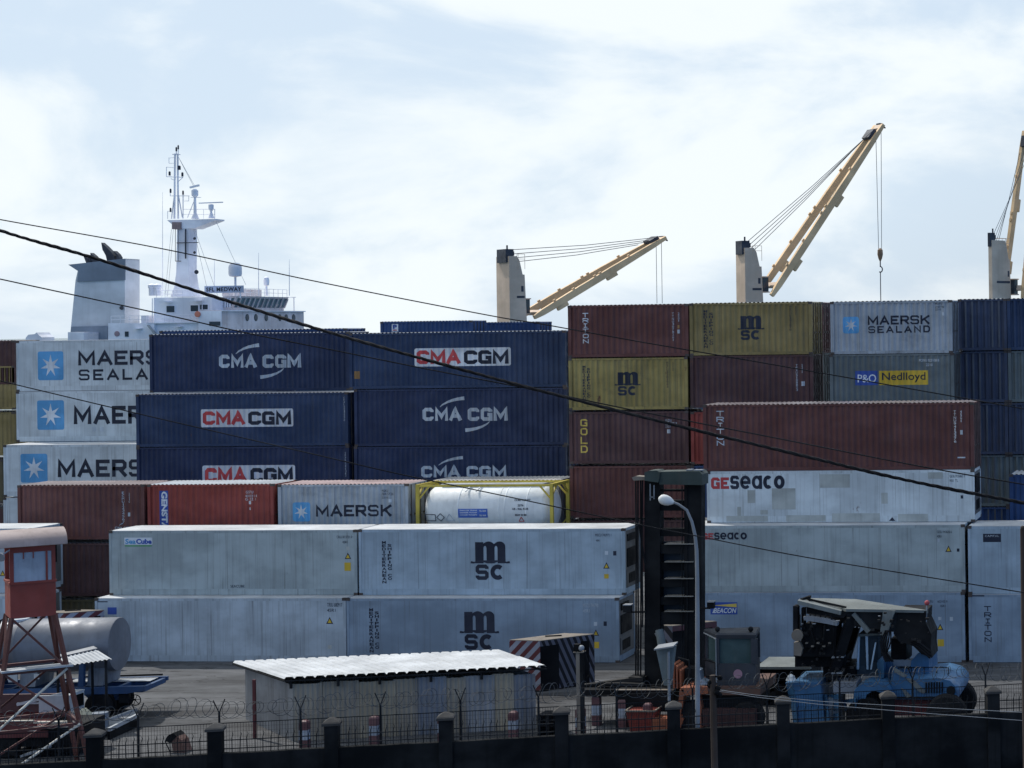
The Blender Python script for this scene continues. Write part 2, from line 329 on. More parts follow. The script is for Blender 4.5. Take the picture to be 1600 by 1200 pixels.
# ------------------------------------------------------------------ containers
PITCH, CD = .278, .042
class Box:
    """one shipping container: front face on plane y = Y, given by picture edges"""
    pass
CONT = []
def container(kind, paintm, xl, xr, ytop, Y, below=None, label='', zb=None, depth=2.44, end=None, height=None, roofm=None, name=None, group=None, X=None, ztop=None, rear=False):
    b = Box(); xm = (xl + xr) / 2
    b.x0 = PX(xl, ytop, Y).x; b.x1 = PX(xr, ytop, Y).x
    if X: b.x0, b.x1 = X
    b.z1 = PX(xm, ytop, Y).z if ztop is None else ztop
    b.z0 = below.z1 if below is not None else (zb if zb is not None else (b.z1 - height if height else 0.0))
    b.z0 += .012 if b.z0 > 0.1 else .0
    b.Y = Y; b.kind = kind; y1 = Y + depth; b.y1 = y1
    nm = name or {'dry': 'shipping_container', 'reefer': 'refrigerated_container'}[kind]
    b.o = o = thing(nm, label, 'container', ((b.x0 + b.x1) / 2, Y + depth / 2, b.z0), group)
    x0, x1, z0, z1 = b.x0, b.x1, b.z0, b.z1
    fm = end or paintm
    P = .16 if kind == 'dry' else .12
    bt, tp = (.16, .10) if kind == 'dry' else (.30, .12)
    mb = MB()
    for xx in (x0, x1 - P):
        for yy in (Y, y1 - P): mb.box(xx, xx + P, yy, yy + P, z0, z1)
    for yy in (Y + .012, y1 - .10):
        mb.box(x0 + P, x1 - P, yy, yy + .088, z0 + .02, z0 + bt); mb.box(x0 + P, x1 - P, yy, yy + .088, z1 - tp, z1 - .012)
    for xx in (x0 + .012, x1 - .13):
        mb.box(xx, xx + .118, Y + P, y1 - P, z0 + .02, z0 + bt); mb.box(xx, xx + .118, Y + P, y1 - P, z1 - tp, z1 - .012)
    nf = len(mb.f)
    for xx in (x0 - .008, x1 - .172):
        for yy in (Y - .008, y1 - .158):
            for zz in (z0, z1 - .106): mb.box(xx, xx + .18, yy, yy + .166, zz, zz + .118)
    fo = mb.build('frame', paintm, o); fo.data.materials.append(CAST)
    for p in fo.data.polygons:
        if p.index >= nf: p.material_index = 1
    if kind == 'dry':
        b.fy = Y + .02
        PT, DP = PITCH, CD
        def corr(x):
            u = ((x - x0) % PT) / PT
            return DP * (0 if u < .25 else (u - .25) * 4 if u < .5 else 1 if u < .75 else (1 - u) * 4)
        b.corr = corr
        bk = []
        k = math.floor((x0 + P - x0) / (PITCH / 4))
        while x0 + k * PITCH / 4 < x1 - P:
            if x0 + k * PITCH / 4 > x0 + P: bk.append(x0 + k * PITCH / 4)
            k += 1
        b.bk = bk
        xs = [x0 + P] + bk + [x1 - P]
        for face in (0, 1):
            yy = (lambda x: b.fy + corr(x)) if face == 0 else (lambda x: y1 - .02 - corr(x))
            m = MB(); vs = []; fs = []
            for i, x in enumerate(xs):
                vs += [(x, yy(x), z0 + bt - .01), (x, yy(x), z1 - tp + .01)]
                if i: fs.append((2 * i - 2, 2 * i, 2 * i + 1, 2 * i - 1))
            m.add(vs, fs)
            m.build('side_wall', paintm, o)
        # roof: ridges run across
        m = MB(); vs = []; fs = []; i = 0; x = x0 + .05
        p = (x1 - x0 - .1) / round((x1 - x0 - .1) / .21)
        n = round((x1 - x0 - .1) / p) * 4
        for i in range(n + 1):
            zz = z1 + (.0, .036, .036, 0)[i % 4] - .008
            xx = x0 + .05 + p * i / 4
            vs += [(xx, Y + .05, zz), (xx, y1 - .05, zz)]
            if i: fs.append((2 * i - 2, 2 * i, 2 * i + 1, 2 * i - 1))
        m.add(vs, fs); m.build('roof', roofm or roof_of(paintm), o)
        m = MB().box(x0 + .02, x0 + .06, Y + P, y1 - P, z0 + bt, z1 - tp); m.build('end_wall', paintm, o)
        ym = (Y + y1) / 2
        for (ya, yb) in ((Y + P, ym - .006), (ym + .006, y1 - P)):
            m = MB()
            m.box(x1 - .07, x1 - .03, ya, yb, z0 + bt, z1 - tp)
            for q in range(5):
                za = z0 + bt + .1 + q * (z1 - z0 - bt - tp - .1) / 5
                m.box(x1 - .03, x1 - .012, ya + .08, yb - .08, za, za + .3)
            d = m.build('door', fm, o)
            m = MB()
            for fr in (.22, .72):
                yy = ya + (yb - ya) * fr
                m.tube((x1 + .012, yy, z0 + .05), (x1 + .012, yy, z1 - .05), .022, 6)
                m.box(x1 - .0, x1 + .03, yy - .2, yy + .02, z0 + 1.05, z0 + 1.1)
            m.build('lock_rods', CAST, d)
    else:
        b.fy = Y + .012; b.corr = None; b.bk = []
        for face in (0, 1):
            yy = b.fy if face == 0 else y1 - .04
            m = MB().box(x0 + P, x1 - P, yy, yy + .028, z0 + bt, z1 - tp); m.build('side_wall', paintm, o)
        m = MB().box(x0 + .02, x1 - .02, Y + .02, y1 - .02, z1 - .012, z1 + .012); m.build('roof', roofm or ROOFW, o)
        m = MB().box(x0 + .02, x0 + .06, Y + P, y1 - P, z0 + bt, z1 - tp); m.build('end_wall', paintm, o)
        m = MB(); m.box(x1 - .06, x1 - .02, Y + P, y1 - P, z0 + bt, z1 - tp)
        m.box(x1 - .02, x1 + .01, Y + .25, y1 - .25, z0 + .35, z0 + 1.1)
        u = m.build('cooling_unit', REEFEREND, o)
        m = MB(); m.box(x1 - .02, x1 + .02, Y + .35, y1 - .5, z0 + 1.25, z0 + 2.1)
        m.box(x1 - .02, x1 + .03, Y + .4, y1 - .9, z1 - .62, z1 - .3); m.box(x1 + .01, x1 + .03, Y + .5, y1 - .8, z0 + .5, z0 + .95)
        m.build('grille', BLACKM, u)
    CONT.append(b); return b

def decal_raw(b, vs, fs, m, name, lift=.006, label=None):
    """vs are world (x, z) points painted on the front of container b"""
    me = bpy.data.meshes.new(name); me.from_pydata([(v[0], v[2] if len(v) > 2 else 0, v[1]) for v in vs], [], fs)
    bm = bmesh.new(); bm.from_mesh(me); bmesh.ops.triangulate(bm, faces=bm.faces)
    if b.corr:
        xa = min(v[0] for v in vs); xb = max(v[0] for v in vs)
        for x in b.bk:
            if xa < x < xb: bmesh.ops.bisect_plane(bm, geom=bm.verts[:] + bm.edges[:] + bm.faces[:], dist=1e-5, plane_co=(x, 0, 0), plane_no=(1, 0, 0))
    base = origin(b.o)
    for v in bm.verts:
        y = b.fy + (b.corr(v.co.x) if b.corr else 0) - lift - v.co.y
        v.co = Vector((v.co.x, y, v.co.z)) - base
    bm.normal_update()
    for f in bm.faces:
        if f.normal.y > 0: f.normal_flip()
    bm.to_mesh(me); bm.free(); me.materials.append(m)
    o = bpy.data.objects.new(name, me); col.objects.link(o); o.parent = b.o
    if label: o['label'] = label
    return o
def bb(b, box):
    x0, y0, x1, y1 = box; a = PX(x0, (y0 + y1) / 2, b.Y); c = PX(x1, (y0 + y1) / 2, b.Y)
    t = PX((x0 + x1) / 2, y0, b.Y); d = PX((x0 + x1) / 2, y1, b.Y); return a.x, d.z, c.x, t.z
def text(b, s, box, m, bold=.02, name='lettering', lift=.008, spacing=1.0, italic=0.0):
    X0, Z0, X1, Z1 = bb(b, box); vs, fs = glyphs(s, bold, spacing)
    return decal_raw(b, [(X0 + (u + italic * (v - .5) * (Z1 - Z0) / (X1 - X0)) * (X1 - X0), Z0 + v * (Z1 - Z0)) for u, v in vs], fs, m, name, lift)
STROKES = {
 'M': (1.22, [[(0, 0), (0, 1), (.5, .22), (1, 1), (1, 0)]]), 'A': (1.1, [[(0, 0), (.5, 1), (1, 0)], [(.22, .3), (.78, .3)]]),
 'E': (.95, [[(1, 1), (0, 1), (0, 0), (1, 0)], [(0, .5), (.92, .5)]]), 'L': (.9, [[(0, 1), (0, 0), (1, 0)]]), 'T': (1, [[(0, 1), (1, 1)], [(.5, 1), (.5, 0)]]),
 'R': (1, [[(0, 0), (0, 1), (.82, 1), (1, .86), (1, .6), (.82, .46), (0, .46)], [(.5, .46), (1, 0)]]), 'I': (.5, [[(.5, 0), (.5, 1)], [(0, 0), (1, 0)], [(0, 1), (1, 1)]]),
 'S': (1, [[(1, .78), (1, .88), (.86, 1), (.14, 1), (0, .88), (0, .62), (.14, .5), (.86, .5), (1, .38), (1, .12), (.86, 0), (.14, 0), (0, .12), (0, .22)]]),
 'K': (1.02, [[(0, 0), (0, 1)], [(1, 1), (.08, .42)], [(.38, .6), (1, 0)]]), 'N': (1, [[(0, 0), (0, 1), (1, 0), (1, 1)]]),
 'D': (1, [[(0, 0), (0, 1), (.74, 1), (1, .76), (1, .24), (.74, 0), (0, 0)]]), 'O': (1, [[(.2, 0), (0, .2), (0, .8), (.2, 1), (.8, 1), (1, .8), (1, .2), (.8, 0), (.2, 0)]]),
 'C': (1, [[(1, .74), (1, .86), (.82, 1), (.18, 1), (0, .86), (0, .14), (.18, 0), (.82, 0), (1, .14), (1, .26)]]),
 'G': (1, [[(1, .76), (1, .86), (.82, 1), (.18, 1), (0, .86), (0, .14), (.18, 0), (1, 0), (1, .46), (.58, .46)]]),
}
def _ring(a0, a1, n=18): return [(.5 + .5 * math.cos(R(a0 + (a1 - a0) * i / n)), .5 + .5 * math.sin(R(a0 + (a1 - a0) * i / n))) for i in range(n + 1)]
STROKES['a'] = (1.0, [_ring(20, 340), [(1, 1), (1, 0)]]); STROKES['c'] = (.95, [_ring(48, 312)]); STROKES['o'] = (1.05, [_ring(0, 360)])
STROKES['e'] = (1.05, [[(.05, .48), (.97, .48)] + _ring(0, 318)[1:]]); STROKES['s'] = (.85, STROKES['S'][1]); STROKES['B'] = (1, [[(0, 0), (0, 1), (.8, 1), (.96, .86), (.96, .64), (.8, .52), (0, .52)], [(.8, .52), (1, .4), (1, .14), (.82, 0), (0, 0)]])
def stroke_mesh(path, t, closed, caps=(1, 1)):
    """thick line along a path: two rails of points with mitred corners"""
    n = len(path); Lr = []; Rr = []
    for i in range(n):
        p = Vector(path[i]); d0 = d1 = None
        if i > 0 or closed: d0 = (p - Vector(path[i - 1 if i > 0 else n - 2])).normalized()
        if i < n - 1 or closed: d1 = (Vector(path[i + 1 if i < n - 1 else 1]) - p).normalized()
        if d0 is None: d0 = d1; p = p - d1 * t / 2 * caps[0]
        if d1 is None: d1 = d0; p = p + d0 * t / 2 * caps[1]
        m = d0 + d1; m = m.normalized() if m.length > 1e-4 else d0
        nn = Vector((-m.y, m.x)); k = min(1.9, 1 / max(.3, nn.dot(Vector((-d0.y, d0.x)))))
        Lr.append(p + nn * t / 2 * k); Rr.append(p - nn * t / 2 * k)
    return [tuple(v) for q in zip(Lr, Rr) for v in q], [(2 * i, 2 * i + 2, 2 * i + 3, 2 * i + 1) for i in range(n - 1)]
def letter(ch, X0, Z0, X1, Z1, t):
    V = []; Fc = []
    if ch in 'Seas': t *= .84
    for path in STROKES[ch][1]:
        pts = [(X0 + t / 2 + u * (X1 - X0 - t), Z0 + t / 2 + v * (Z1 - Z0 - t)) for u, v in path]
        closed = (Vector(pts[0]) - Vector(pts[-1])).length < 1e-6
        def cap(e, nx):
            (u, v), (a, c) = e, nx
            return 1 if (abs(v - c) > abs(u - a) and v in (0, 1)) or (abs(u - a) >= abs(v - c) and u in (0, 1)) else 0
        vs, fs = stroke_mesh(pts, t, closed, (cap(path[0], path[1]), cap(path[-1], path[-2]))); o = len(V); V += [(a_, c_, .0015 * (STROKES[ch][1].index(path))) for a_, c_ in vs]; Fc += [tuple(k + o for k in f) for f in fs]
    return V, Fc
def btext(b, s, box, m, t=.2, lift=.009, gap=.16, name='lettering'):
    X0, Z0, X1, Z1 = bb(b, box); tot = sum(STROKES[c][0] for c in s) + gap * (len(s) - 1); k = (X1 - X0) / tot; x = X0; V = []; Fc = []
    for c in s:
        w_ = STROKES[c][0] * k; vs, fs = letter(c, x, Z0, x + w_, Z1, t * (Z1 - Z0)); o = len(V); V += vs; Fc += [tuple(i + o for i in f) for f in fs]; x += w_ + gap * k
    return decal_raw(b, V, Fc, m, name, lift)
def bstack(b, s, box, m, t=.18, gap=.18, lift=.009, name='lettering'):
    X0, Z0, X1, Z1 = bb(b, box); n = len(s); h = (Z1 - Z0) / n; V = []; Fc = []
    for i, c in enumerate(s):
        w_ = (X1 - X0) * (.6 if c == 'I' else 1); xo = (X0 + X1) / 2 - w_ / 2
        vs, fs = letter(c, xo, Z1 - (i + 1) * h + gap * h, xo + w_, Z1 - i * h, t * h); o = len(V); V += vs; Fc += [tuple(k + o for k in f) for f in fs]
    return decal_raw(b, V, Fc, m, name, lift)
def stack(b, s, box, m, bold=.02, gap=.16, name='lettering'):
    X0, Z0, X1, Z1 = bb(b, box); n = len(s); h = (Z1 - Z0) / n; V = []; Fc = []
    for i, ch in enumerate(s):
        if ch == ' ': continue
        vs, fs = glyphs(ch, bold); o = len(V); wdt = (X1 - X0) * (.34 if ch in 'I1' else 1); xo = X0 + (X1 - X0 - wdt) / 2
        V += [(xo + u * wdt, Z1 - (i + 1) * h + gap * h / 2 + v * h * (1 - gap)) for u, v in vs]; Fc += [tuple(k + o for k in f) for f in fs]
    return decal_raw(b, V, Fc, m, name, .008)
def turned(b, s, box, m, bold=.02, name='lettering', lift=.01):
    X0, Z0, X1, Z1 = bb(b, box); vs, fs = glyphs(s, bold)
    return decal_raw(b, [(X0 + v * (X1 - X0), Z1 - u * (Z1 - Z0)) for u, v in vs], fs, m, name, lift)
def plate(b, box, m, name='sign', lift=.004, r=0.0):
    X0, Z0, X1, Z1 = bb(b, box)
    if r:
        pts = []
        for cx, cz, a0 in ((X1 - r, Z1 - r, 0), (X0 + r, Z1 - r, 90), (X0 + r, Z0 + r, 180), (X1 - r, Z0 + r, 270)):
            pts += [(cx + r * math.cos(R(a0 + k * 22.5)), cz + r * math.sin(R(a0 + k * 22.5))) for k in range(5)]
    else: pts = [(X0, Z0), (X1, Z0), (X1, Z1), (X0, Z1)]
    return decal_raw(b, pts, [tuple(range(len(pts)))], m, name, lift)
def poly(b, pts, m, name='logo', lift=.008):
    w_ = [PX(x, y, b.Y) for x, y in pts]; return decal_raw(b, [(p.x, p.z) for p in w_], [tuple(range(len(pts)))], m, name, lift)
def unit_poly(b, box, pts, m, name='logo', lift=.008):
    X0, Z0, X1, Z1 = bb(b, box); return decal_raw(b, [(X0 + u * (X1 - X0), Z0 + v * (Z1 - Z0)) for u, v in pts], [tuple(range(len(pts)))], m, name, lift)
def star_logo(b, box, starm=None):
    plate(b, box, STARB, 'logo_square', .005, r=.12)
    X0, Z0, X1, Z1 = bb(b, box); cx, cz = (X0 + X1) / 2, (Z0 + Z1) / 2; rx, rz = (X1 - X0) * .40, (Z1 - Z0) * .40
    pts = []
    for i in range(14):
        a = math.pi / 2 + i * math.pi / 7; q = 1 if i % 2 == 0 else .36
        pts.append((cx + rx * q * math.cos(a), cz + rz * q * math.sin(a)))
    decal_raw(b, [(cx, cz)] + pts, [(0, i + 1, (i + 1) % 14 + 1) for i in range(14)], starm or WHTTXT, 'logo_star', .010)
def arc(cx, cy, rx, ry, a0, a1, n=8): return [(cx + rx * math.cos(R(a0 + (a1 - a0) * i / n)), cy + ry * math.sin(R(a0 + (a1 - a0) * i / n))) for i in range(n + 1)]
M_SHAPE = ([(0, 0), (0, .97), (.27, .97), (.27, .90)] + arc(.445, .77, .19, .23, 135, 42) + [(.63, .885)] + arc(.81, .77, .19, .23, 138, 0)
           + [(1, 0), (.74, 0), (.74, .68)] + arc(.69, .68, .05, .12, 0, 180, 6) + [(.64, 0), (.375, 0), (.375, .68)] + arc(.325, .68, .05, .12, 0, 180, 6) + [(.275, 0)])
WAVE = [(0, .1), (.09, .0), (.17, .55), (.28, .75), (.40, .15), (.47, .2), (.53, .75), (.60, .15), (.72, .75), (.83, .55), (.91, .0), (1, .1),
        (.985, .85), (.9, .6), (.82, 1.1), (.18, 1.1), (.1, .6), (.015, .85)]
def msc(b, x0, y0, x1, y1, m=None):
    """letter m over a wave over the letters sc"""
    m = m or BLKTXT; h = y1 - y0; wd = x1 - x0; cx = (x0 + x1) / 2
    unit_poly(b, (cx - wd * .38, y0, cx + wd * .38, y0 + h * .57), M_SHAPE, m, 'logo')
    unit_poly(b, (x0, y0 + h * .50, x1, y0 + h * .575), WAVE, m, 'logo', .0095)
    btext(b, 'sc', (cx - wd * .37, y0 + h * .60, cx + wd * .37, y1), m, .28, gap=.12)
def swoosh(b, pts, wmax, m):
    """tapered curved stroke through three picture points, thick at the last one"""
    (x0, y0), (x1, y1), (x2, y2) = pts; up = []; lo = []
    for i in range(13):
        t = i / 12; x = (1 - t) ** 2 * x0 + 2 * t * (1 - t) * x1 + t * t * x2; y = (1 - t) ** 2 * y0 + 2 * t * (1 - t) * y1 + t * t * y2
        dx = 2 * (1 - t) * (x1 - x0) + 2 * t * (x2 - x1); dy = 2 * (1 - t) * (y1 - y0) + 2 * t * (y2 - y1); q = math.hypot(dx, dy)
        ww = wmax * (.12 + .88 * t ** .7) / 2; up.append((x - dy / q * ww, y + dx / q * ww)); lo.append((x + dy / q * ww, y - dx / q * ww))
    poly(b, up + lo[::-1], m, 'logo')
def cma_white(b, x0, y0, x1, y1):
    wd = x1 - x0; h = y1 - y0
    btext(b, 'CMA', (x0, y0, x0 + wd * .455, y1), GRYTXT, .27, gap=.1); btext(b, 'CGM', (x0 + wd * .53, y0, x1, y1), GRYTXT, .27, gap=.1)
    swoosh(b, [(x0 + wd * .20, y0 - h * .05), (x0 + wd * .30, y0 - h * .62), (x0 + wd * .49, y0 - h * .72)], h * .28, GRYTXT)
    swoosh(b, [(x0 + wd * .79, y1 + h * .05), (x0 + wd * .70, y1 + h * .62), (x0 + wd * .50, y1 + h * .72)], h * .28, GRYTXT)
def cma_plate(b, x0, y0, x1, y1):
    plate(b, (x0, y0, x1, y1), WHTTXT, 'logo_plate', .004, r=.10); wd = x1 - x0; h = y1 - y0
    btext(b, 'CMA', (x0 + wd * .025, y0 + h * .13, x0 + wd * .475, y1 - h * .12), REDTXT, .27, .013, .08)
    btext(b, 'CGM', (x0 + wd * .515, y0 + h * .13, x0 + wd * .975, y1 - h * .12), BLKTXT, .27, .013, .08)
def tri_sign(b, x, y, s=6):
    poly(b, [(x - s * .9, y + s * .8), (x + s * .9, y + s * .8), (x, y - s)], BLKTXT, 'warning_sign', .005)
    poly(b, [(x - s * .55, y + s * .58), (x + s * .55, y + s * .58), (x, y - s * .55)], YELSIGN, 'warning_sign', .010)
def code(b, rows, m=BLKTXT):
    for s, box in rows: text(b, s, box, m, .0, 'marking')
def shipco(b, x0, y0, x1, y1, m=BLKTXT):
    wd = (x1 - x0) * .42
    stack(b, 'MEDITERRANEAN', (x0, y0, x0 + wd, y1), m, .03); stack(b, 'SHIPPING CO', (x1 - wd, y0 + (y1 - y0) * .07, x1, y0 + (y1 - y0) * .92), m, .03)

FY, FB = 85.0, 85.9          # lower / upper front row
# --- front row of refrigerated boxes
WHITE_SHADED = paint('reefer_white_shaded', (.40, .46, .51), dirt=.45, rust=.15, seams=True, cloud=.35, runs=.35); PALEB_SHADED = paint('reefer_pale_blue_shaded', (.22, .285, .36), dirt=.25, rust=.06, seams=True, cloud=.35, runs=.35)  # darker reefer paint copies: shade near the ground put into the colour
a1 = container('reefer', WHITE_SHADED, 148, 540, 935, FY, label='scuffed white refrigerated container on the ground right of the silver tank')
code(a1, [('TRIU 680917 0', (511, 942, 538, 948)), ('45R1', (511, 951, 524, 956))]); tri_sign(a1, 515, 970); plate(a1, (168, 949, 182, 960), BLUSIGN); plate(a1, (168, 963, 182, 967), PATCH, 'sticker'); plate(a1, (149.5, 939.5, 168, 941), BLKTXT, 'marking')
plate(a1, (512, 1008, 518, 1014), PATCH, 'sticker')
a2 = container('reefer', PALEB_SHADED, 541, 966, 935, FY, label='pale blue refrigerated container with big dark letters, on the ground behind the shed')
msc(a2, 718, 955, 780, 1015); shipco(a2, 577, 950, 592, 1020)
code(a2, [('MSCU 746790', (911, 943, 935, 949)), ('45R1', (911, 952, 921, 957))], GRYTXT); tri_sign(a2, 931, 989, 5.5); plate(a2, (925, 1003, 936, 1013), YELSIGN); plate(a2, (928, 972, 933, 978), GRYTXT, 'sticker'); plate(a2, (943, 971, 948, 978), BLKTXT, 'sticker')
a3 = container('reefer', GREYW, 170, 557, 829, FB, below=a1, label='grey white refrigerated container with a small blue and green company plate')
plate(a3, (194, 840, 238, 851), WHTTXT, 'sign', .004); text(a3, 'Sea', (195.5, 842, 212, 850), STARB, .03, lift=.01); text(a3, 'Cube', (212.5, 842, 237, 850), BLUSIGN, .05, lift=.01); plate(a3, (195, 852, 237, 854), GRNSIGN)
code(a3, [('CRLU 813721 0', (526, 837, 550, 841)), ('45R1', (535, 845, 543, 849)), ('SEACUBE', (360, 914, 382, 918))]); tri_sign(a3, 543.5, 869, 5.5); plate(a3, (538, 879, 548, 892), YELSIGN); plate(a3, (541, 854, 546, 860), PATCH, 'sticker')
a4 = container('reefer', PALEB, 560, 976, 827, FB, below=a2, label='pale blue refrigerated container with big dark letters, just below the white tank')
msc(a4, 735, 846, 797, 906); shipco(a4, 597, 845, 612, 912)
code(a4, [('MSCU 742972 1', (930, 834, 955, 838)), ('45R1', (931, 843, 937, 846))]); tri_sign(a4, 947.5, 884, 5.5); plate(a4, (944, 897, 951, 904), YELSIGN); plate(a4, (945, 861, 950, 867), GRYTXT, 'sticker'); plate(a4, (958, 861, 963, 868), BLKTXT, 'sticker')
b1 = container('reefer', PALEB_SHADED, 1080, 1507, 926, FY + .3, label='pale blue refrigerated container on the ground behind the blue reach stacker')
plate(b1, (1110, 941, 1152, 960), BLUSIGN); text(b1, 'BEACON', (1116, 950, 1150, 958), WHTTXT, .02, lift=.01, italic=.2)
poly(b1, [(1116, 950), (1113, 958), (1116, 958)], WHTTXT, 'sign'); poly(b1, [(1114, 946), (1151, 943), (1151, 949)], YELTXT, 'sign', .008)
code(b1, [('SUDU', (1450, 938, 1458, 941.5)), ('622102 9', (1465, 938, 1480, 941.5)), ('45R1', (1469, 945, 1477, 948.5))]); tri_sign(b1, 1469, 980, 5.5); plate(b1, (1465, 999, 1475, 1010), YELSIGN); plate(b1, (1466, 964, 1471, 969), GRYTXT, 'sticker'); plate(b1, (1484, 964, 1489, 970), GRYTXT, 'sticker')
b2 = container('reefer', PALEB_SHADED, 1513, 1735, 929, FY + .3, label='pale blue container with stacked dark letters, on the ground at right edge', height=None)
bstack(b2, 'TRITON', (1538, 947, 1549, 1005), BLKTXT, .15); plate(b2, (1514, 930, 1538, 932), BLKTXT, 'marking')
b3 = container('reefer', GREYW, 1080, 1507, 821, FY + .3, below=b1, label='greyish white refrigerated container with small red and navy letters beside the lamp post')
btext(b3, 'GE', (1097, 833, 1115, 843), REDTXT, .25, gap=.1); btext(b3, 'seaco', (1116, 832, 1167, 843), BLKTXT, .27, gap=.1)
code(b3, [('GESU 943626 6', (1464, 829, 1487, 833)), ('45R1', (1464, 836, 1471, 840))]); tri_sign(b3, 1482, 858, 5.5); plate(b3, (1495, 857, 1499, 862), BLKTXT, 'sticker'); plate(b3, (1464, 842, 1468, 847), GRYTXT, 'sticker')
b4 = container('reefer', PALEB, 1512, 1735, 822, FY + .3, below=b2, label='pale container at the right edge with a small dark rectangular company plate')
plate(b4, (1536, 834, 1564, 847), BLKTXT); text(b4, 'CAPITAL', (1539, 836, 1561, 839), GRYTXT, .0, lift=.01)
b5 = container('reefer', WHITE, 1104, 1522, 735.5, 86.4, below=b3, label='patched white container with large red and navy letters below the long brown one')
btext(b5, 'GE', (1111, 746, 1139, 764), REDTXT, .25, gap=.1); btext(b5, 'seaco', (1141, 743, 1226, 764), BLKTXT, .27, gap=.1)
code(b5, [('GESU 935863 7', (1484, 742, 1508, 746)), ('RB1 TL', (1484, 749, 1497, 753))]); plate(b5, (1484, 754, 1488, 758), GRYTXT, 'sticker'); plate(b5, (1501, 774, 1505, 779), BLKTXT, 'sticker')
for q in ((1281, 741, 1328, 762), (1206, 763, 1243, 796), (1168, 766, 1180, 786), (1188, 797, 1200, 804), (1300, 802, 1375, 815), (1228, 805, 1290, 815), (1403, 803, 1450, 815), (1377, 770, 1387, 787), (1450, 738, 1473, 748), (1135, 806, 1200, 815), (1152, 792, 1158, 806)):
    plate(b5, q, PATCH, 'repair_patch', .004)
poly(b5, [(1394, 808), (1389, 814), (1399, 814)], BLKTXT, 'warning_sign')
b6 = container('dry', BROWN, 1098, 1521, 631, 86.4, below=b5, label='long oxide brown container on top of the patched white one')
bstack(b6, 'TRITON', (1119.5, 642, 1131, 698), WHTTXT, .15); stack(b6, 'TTNU9413376', (1490, 641, 1494, 692), WHTTXT, 0); stack(b6, '45G1', (1500, 641, 1503, 660), WHTTXT, 0); plate(b6, (1500, 672, 1504, 679), GRYTXT, 'sticker'); plate(b6, (1496, 714, 1508, 716), WHTTXT, 'marking')
b7 = container('dry', BLUEC, 1577, 1800, 741, 89.5, height=2.59, label='blue container at the right edge behind the pale container with the dark plate', roofm=ROOFG)
# front left, behind the watchtower
c1 = container('reefer', WHITE_SHADED, -360, 47, 932, FY, label='white refrigerated container on the ground behind the watchtower legs')
c2 = container('reefer', WHITE_SHADED, -360, 49, 827, FB, below=c1, label='white refrigerated container behind the red cabin of the watchtower')
tri_sign(c2, 4, 896, 5)

# --- row of 20 ft boxes behind the reefers
R3 = 89.6
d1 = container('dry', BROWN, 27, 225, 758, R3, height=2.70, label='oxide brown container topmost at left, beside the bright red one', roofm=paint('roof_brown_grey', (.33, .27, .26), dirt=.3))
text(d1, 'CMA CGM', (179, 823, 204, 827), GRYTXT, .03); swoosh(d1, [(185, 822), (188, 819), (191, 818)], 1.6, GRYTXT); stack(d1, 'ECMU1234567', (190, 768, 193.5, 818), GRYTXT, 0); stack(d1, '2210', (200, 770, 202.5, 786), GRYTXT, 0); plate(d1, (199, 801, 203, 807), GRYTXT, 'sticker')
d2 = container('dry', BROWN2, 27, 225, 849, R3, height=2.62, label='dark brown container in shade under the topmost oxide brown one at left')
d3 = container('dry', OLIVE, 27, 225, 937, R3, height=2.59, zb=0.0, label='dark olive container at the bottom behind the silver tank')
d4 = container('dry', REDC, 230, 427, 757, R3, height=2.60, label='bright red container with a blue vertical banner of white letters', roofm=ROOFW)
plate(d4, (249, 767, 262, 828), BLUSIGN, 'banner'); turned(d4, 'GENSTAR', (251.5, 768, 261, 838), WHTTXT, .04, lift=.011)
code(d4, [('GSTU', (384, 767, 395, 771)), ('401021 4', (383, 773, 401, 777)), ('G 22 1', (383, 778, 399, 782))], WHTTXT); plate(d4, (388, 783, 392, 788), WHTTXT, 'sticker'); plate(d4, (389, 793, 391, 797), WHTTXT, 'marking')
plate(d4, (231, 757.5, 424, 761), BLUSIGN, 'top_band', -.09)
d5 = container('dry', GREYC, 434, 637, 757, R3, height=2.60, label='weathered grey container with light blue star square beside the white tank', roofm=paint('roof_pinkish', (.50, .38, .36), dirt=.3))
star_logo(d5, (456.5, 785, 484, 815)); btext(d5, 'MAERSK', (493, 789, 611, 807), BLKTXT, .215)
code(d5, [('MSKU', (596, 765, 606, 769)), ('784 5726', (596, 770, 614, 774)), ('2210', (596, 776, 606, 779))]); plate(d5, (607, 780, 611, 785), GRYTXT, 'sticker')
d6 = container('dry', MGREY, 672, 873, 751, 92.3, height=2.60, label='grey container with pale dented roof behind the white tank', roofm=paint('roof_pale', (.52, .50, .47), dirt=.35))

# --- navy boxes
CY = 96.4
e1 = container('dry', NAVY, 213, 545, 698, CY, height=2.9, label='navy container with white lettered plate, its bottom hidden by the red container')
cma_plate(e1, 316, 727, 461, 758)
e2 = container('dry', NAVY2, 212, 543, 615, CY, below=e1, label='blue container with white lettered plate, directly above its half hidden twin')
cma_plate(e2, 313, 639, 458, 667); stack(e2, 'CMAU4512376', (536.5, 620, 539.5, 658), GRYTXT, 0)
stack(e1, 'CMAU5290187', (539, 706, 542, 745), GRYTXT, 0)
e3 = container('dry', NAVY, 553, 884, 697, CY, height=2.9, label='navy container with white swooshes, its bottom half hidden behind the white tank')
cma_white(e3, 658, 728, 791, 746)
e4 = container('dry', NAVY, 553, 885, 607, CY, below=e3, label='navy container with white letters and swooshes, middle of the right navy column')
cma_white(e4, 660, 637, 793, 657.5)
e5 = container('dry', NAVY2, 545, 883, 519, CY, below=e4, label='blue container with white lettered plate, topmost of the right navy column')
cma_plate(e5, 647, 543.5, 798, 572); plate(e5, (553, 580, 562, 592), paint('rust_plate', (.30, .17, .06), dirt=.4), 'sticker')
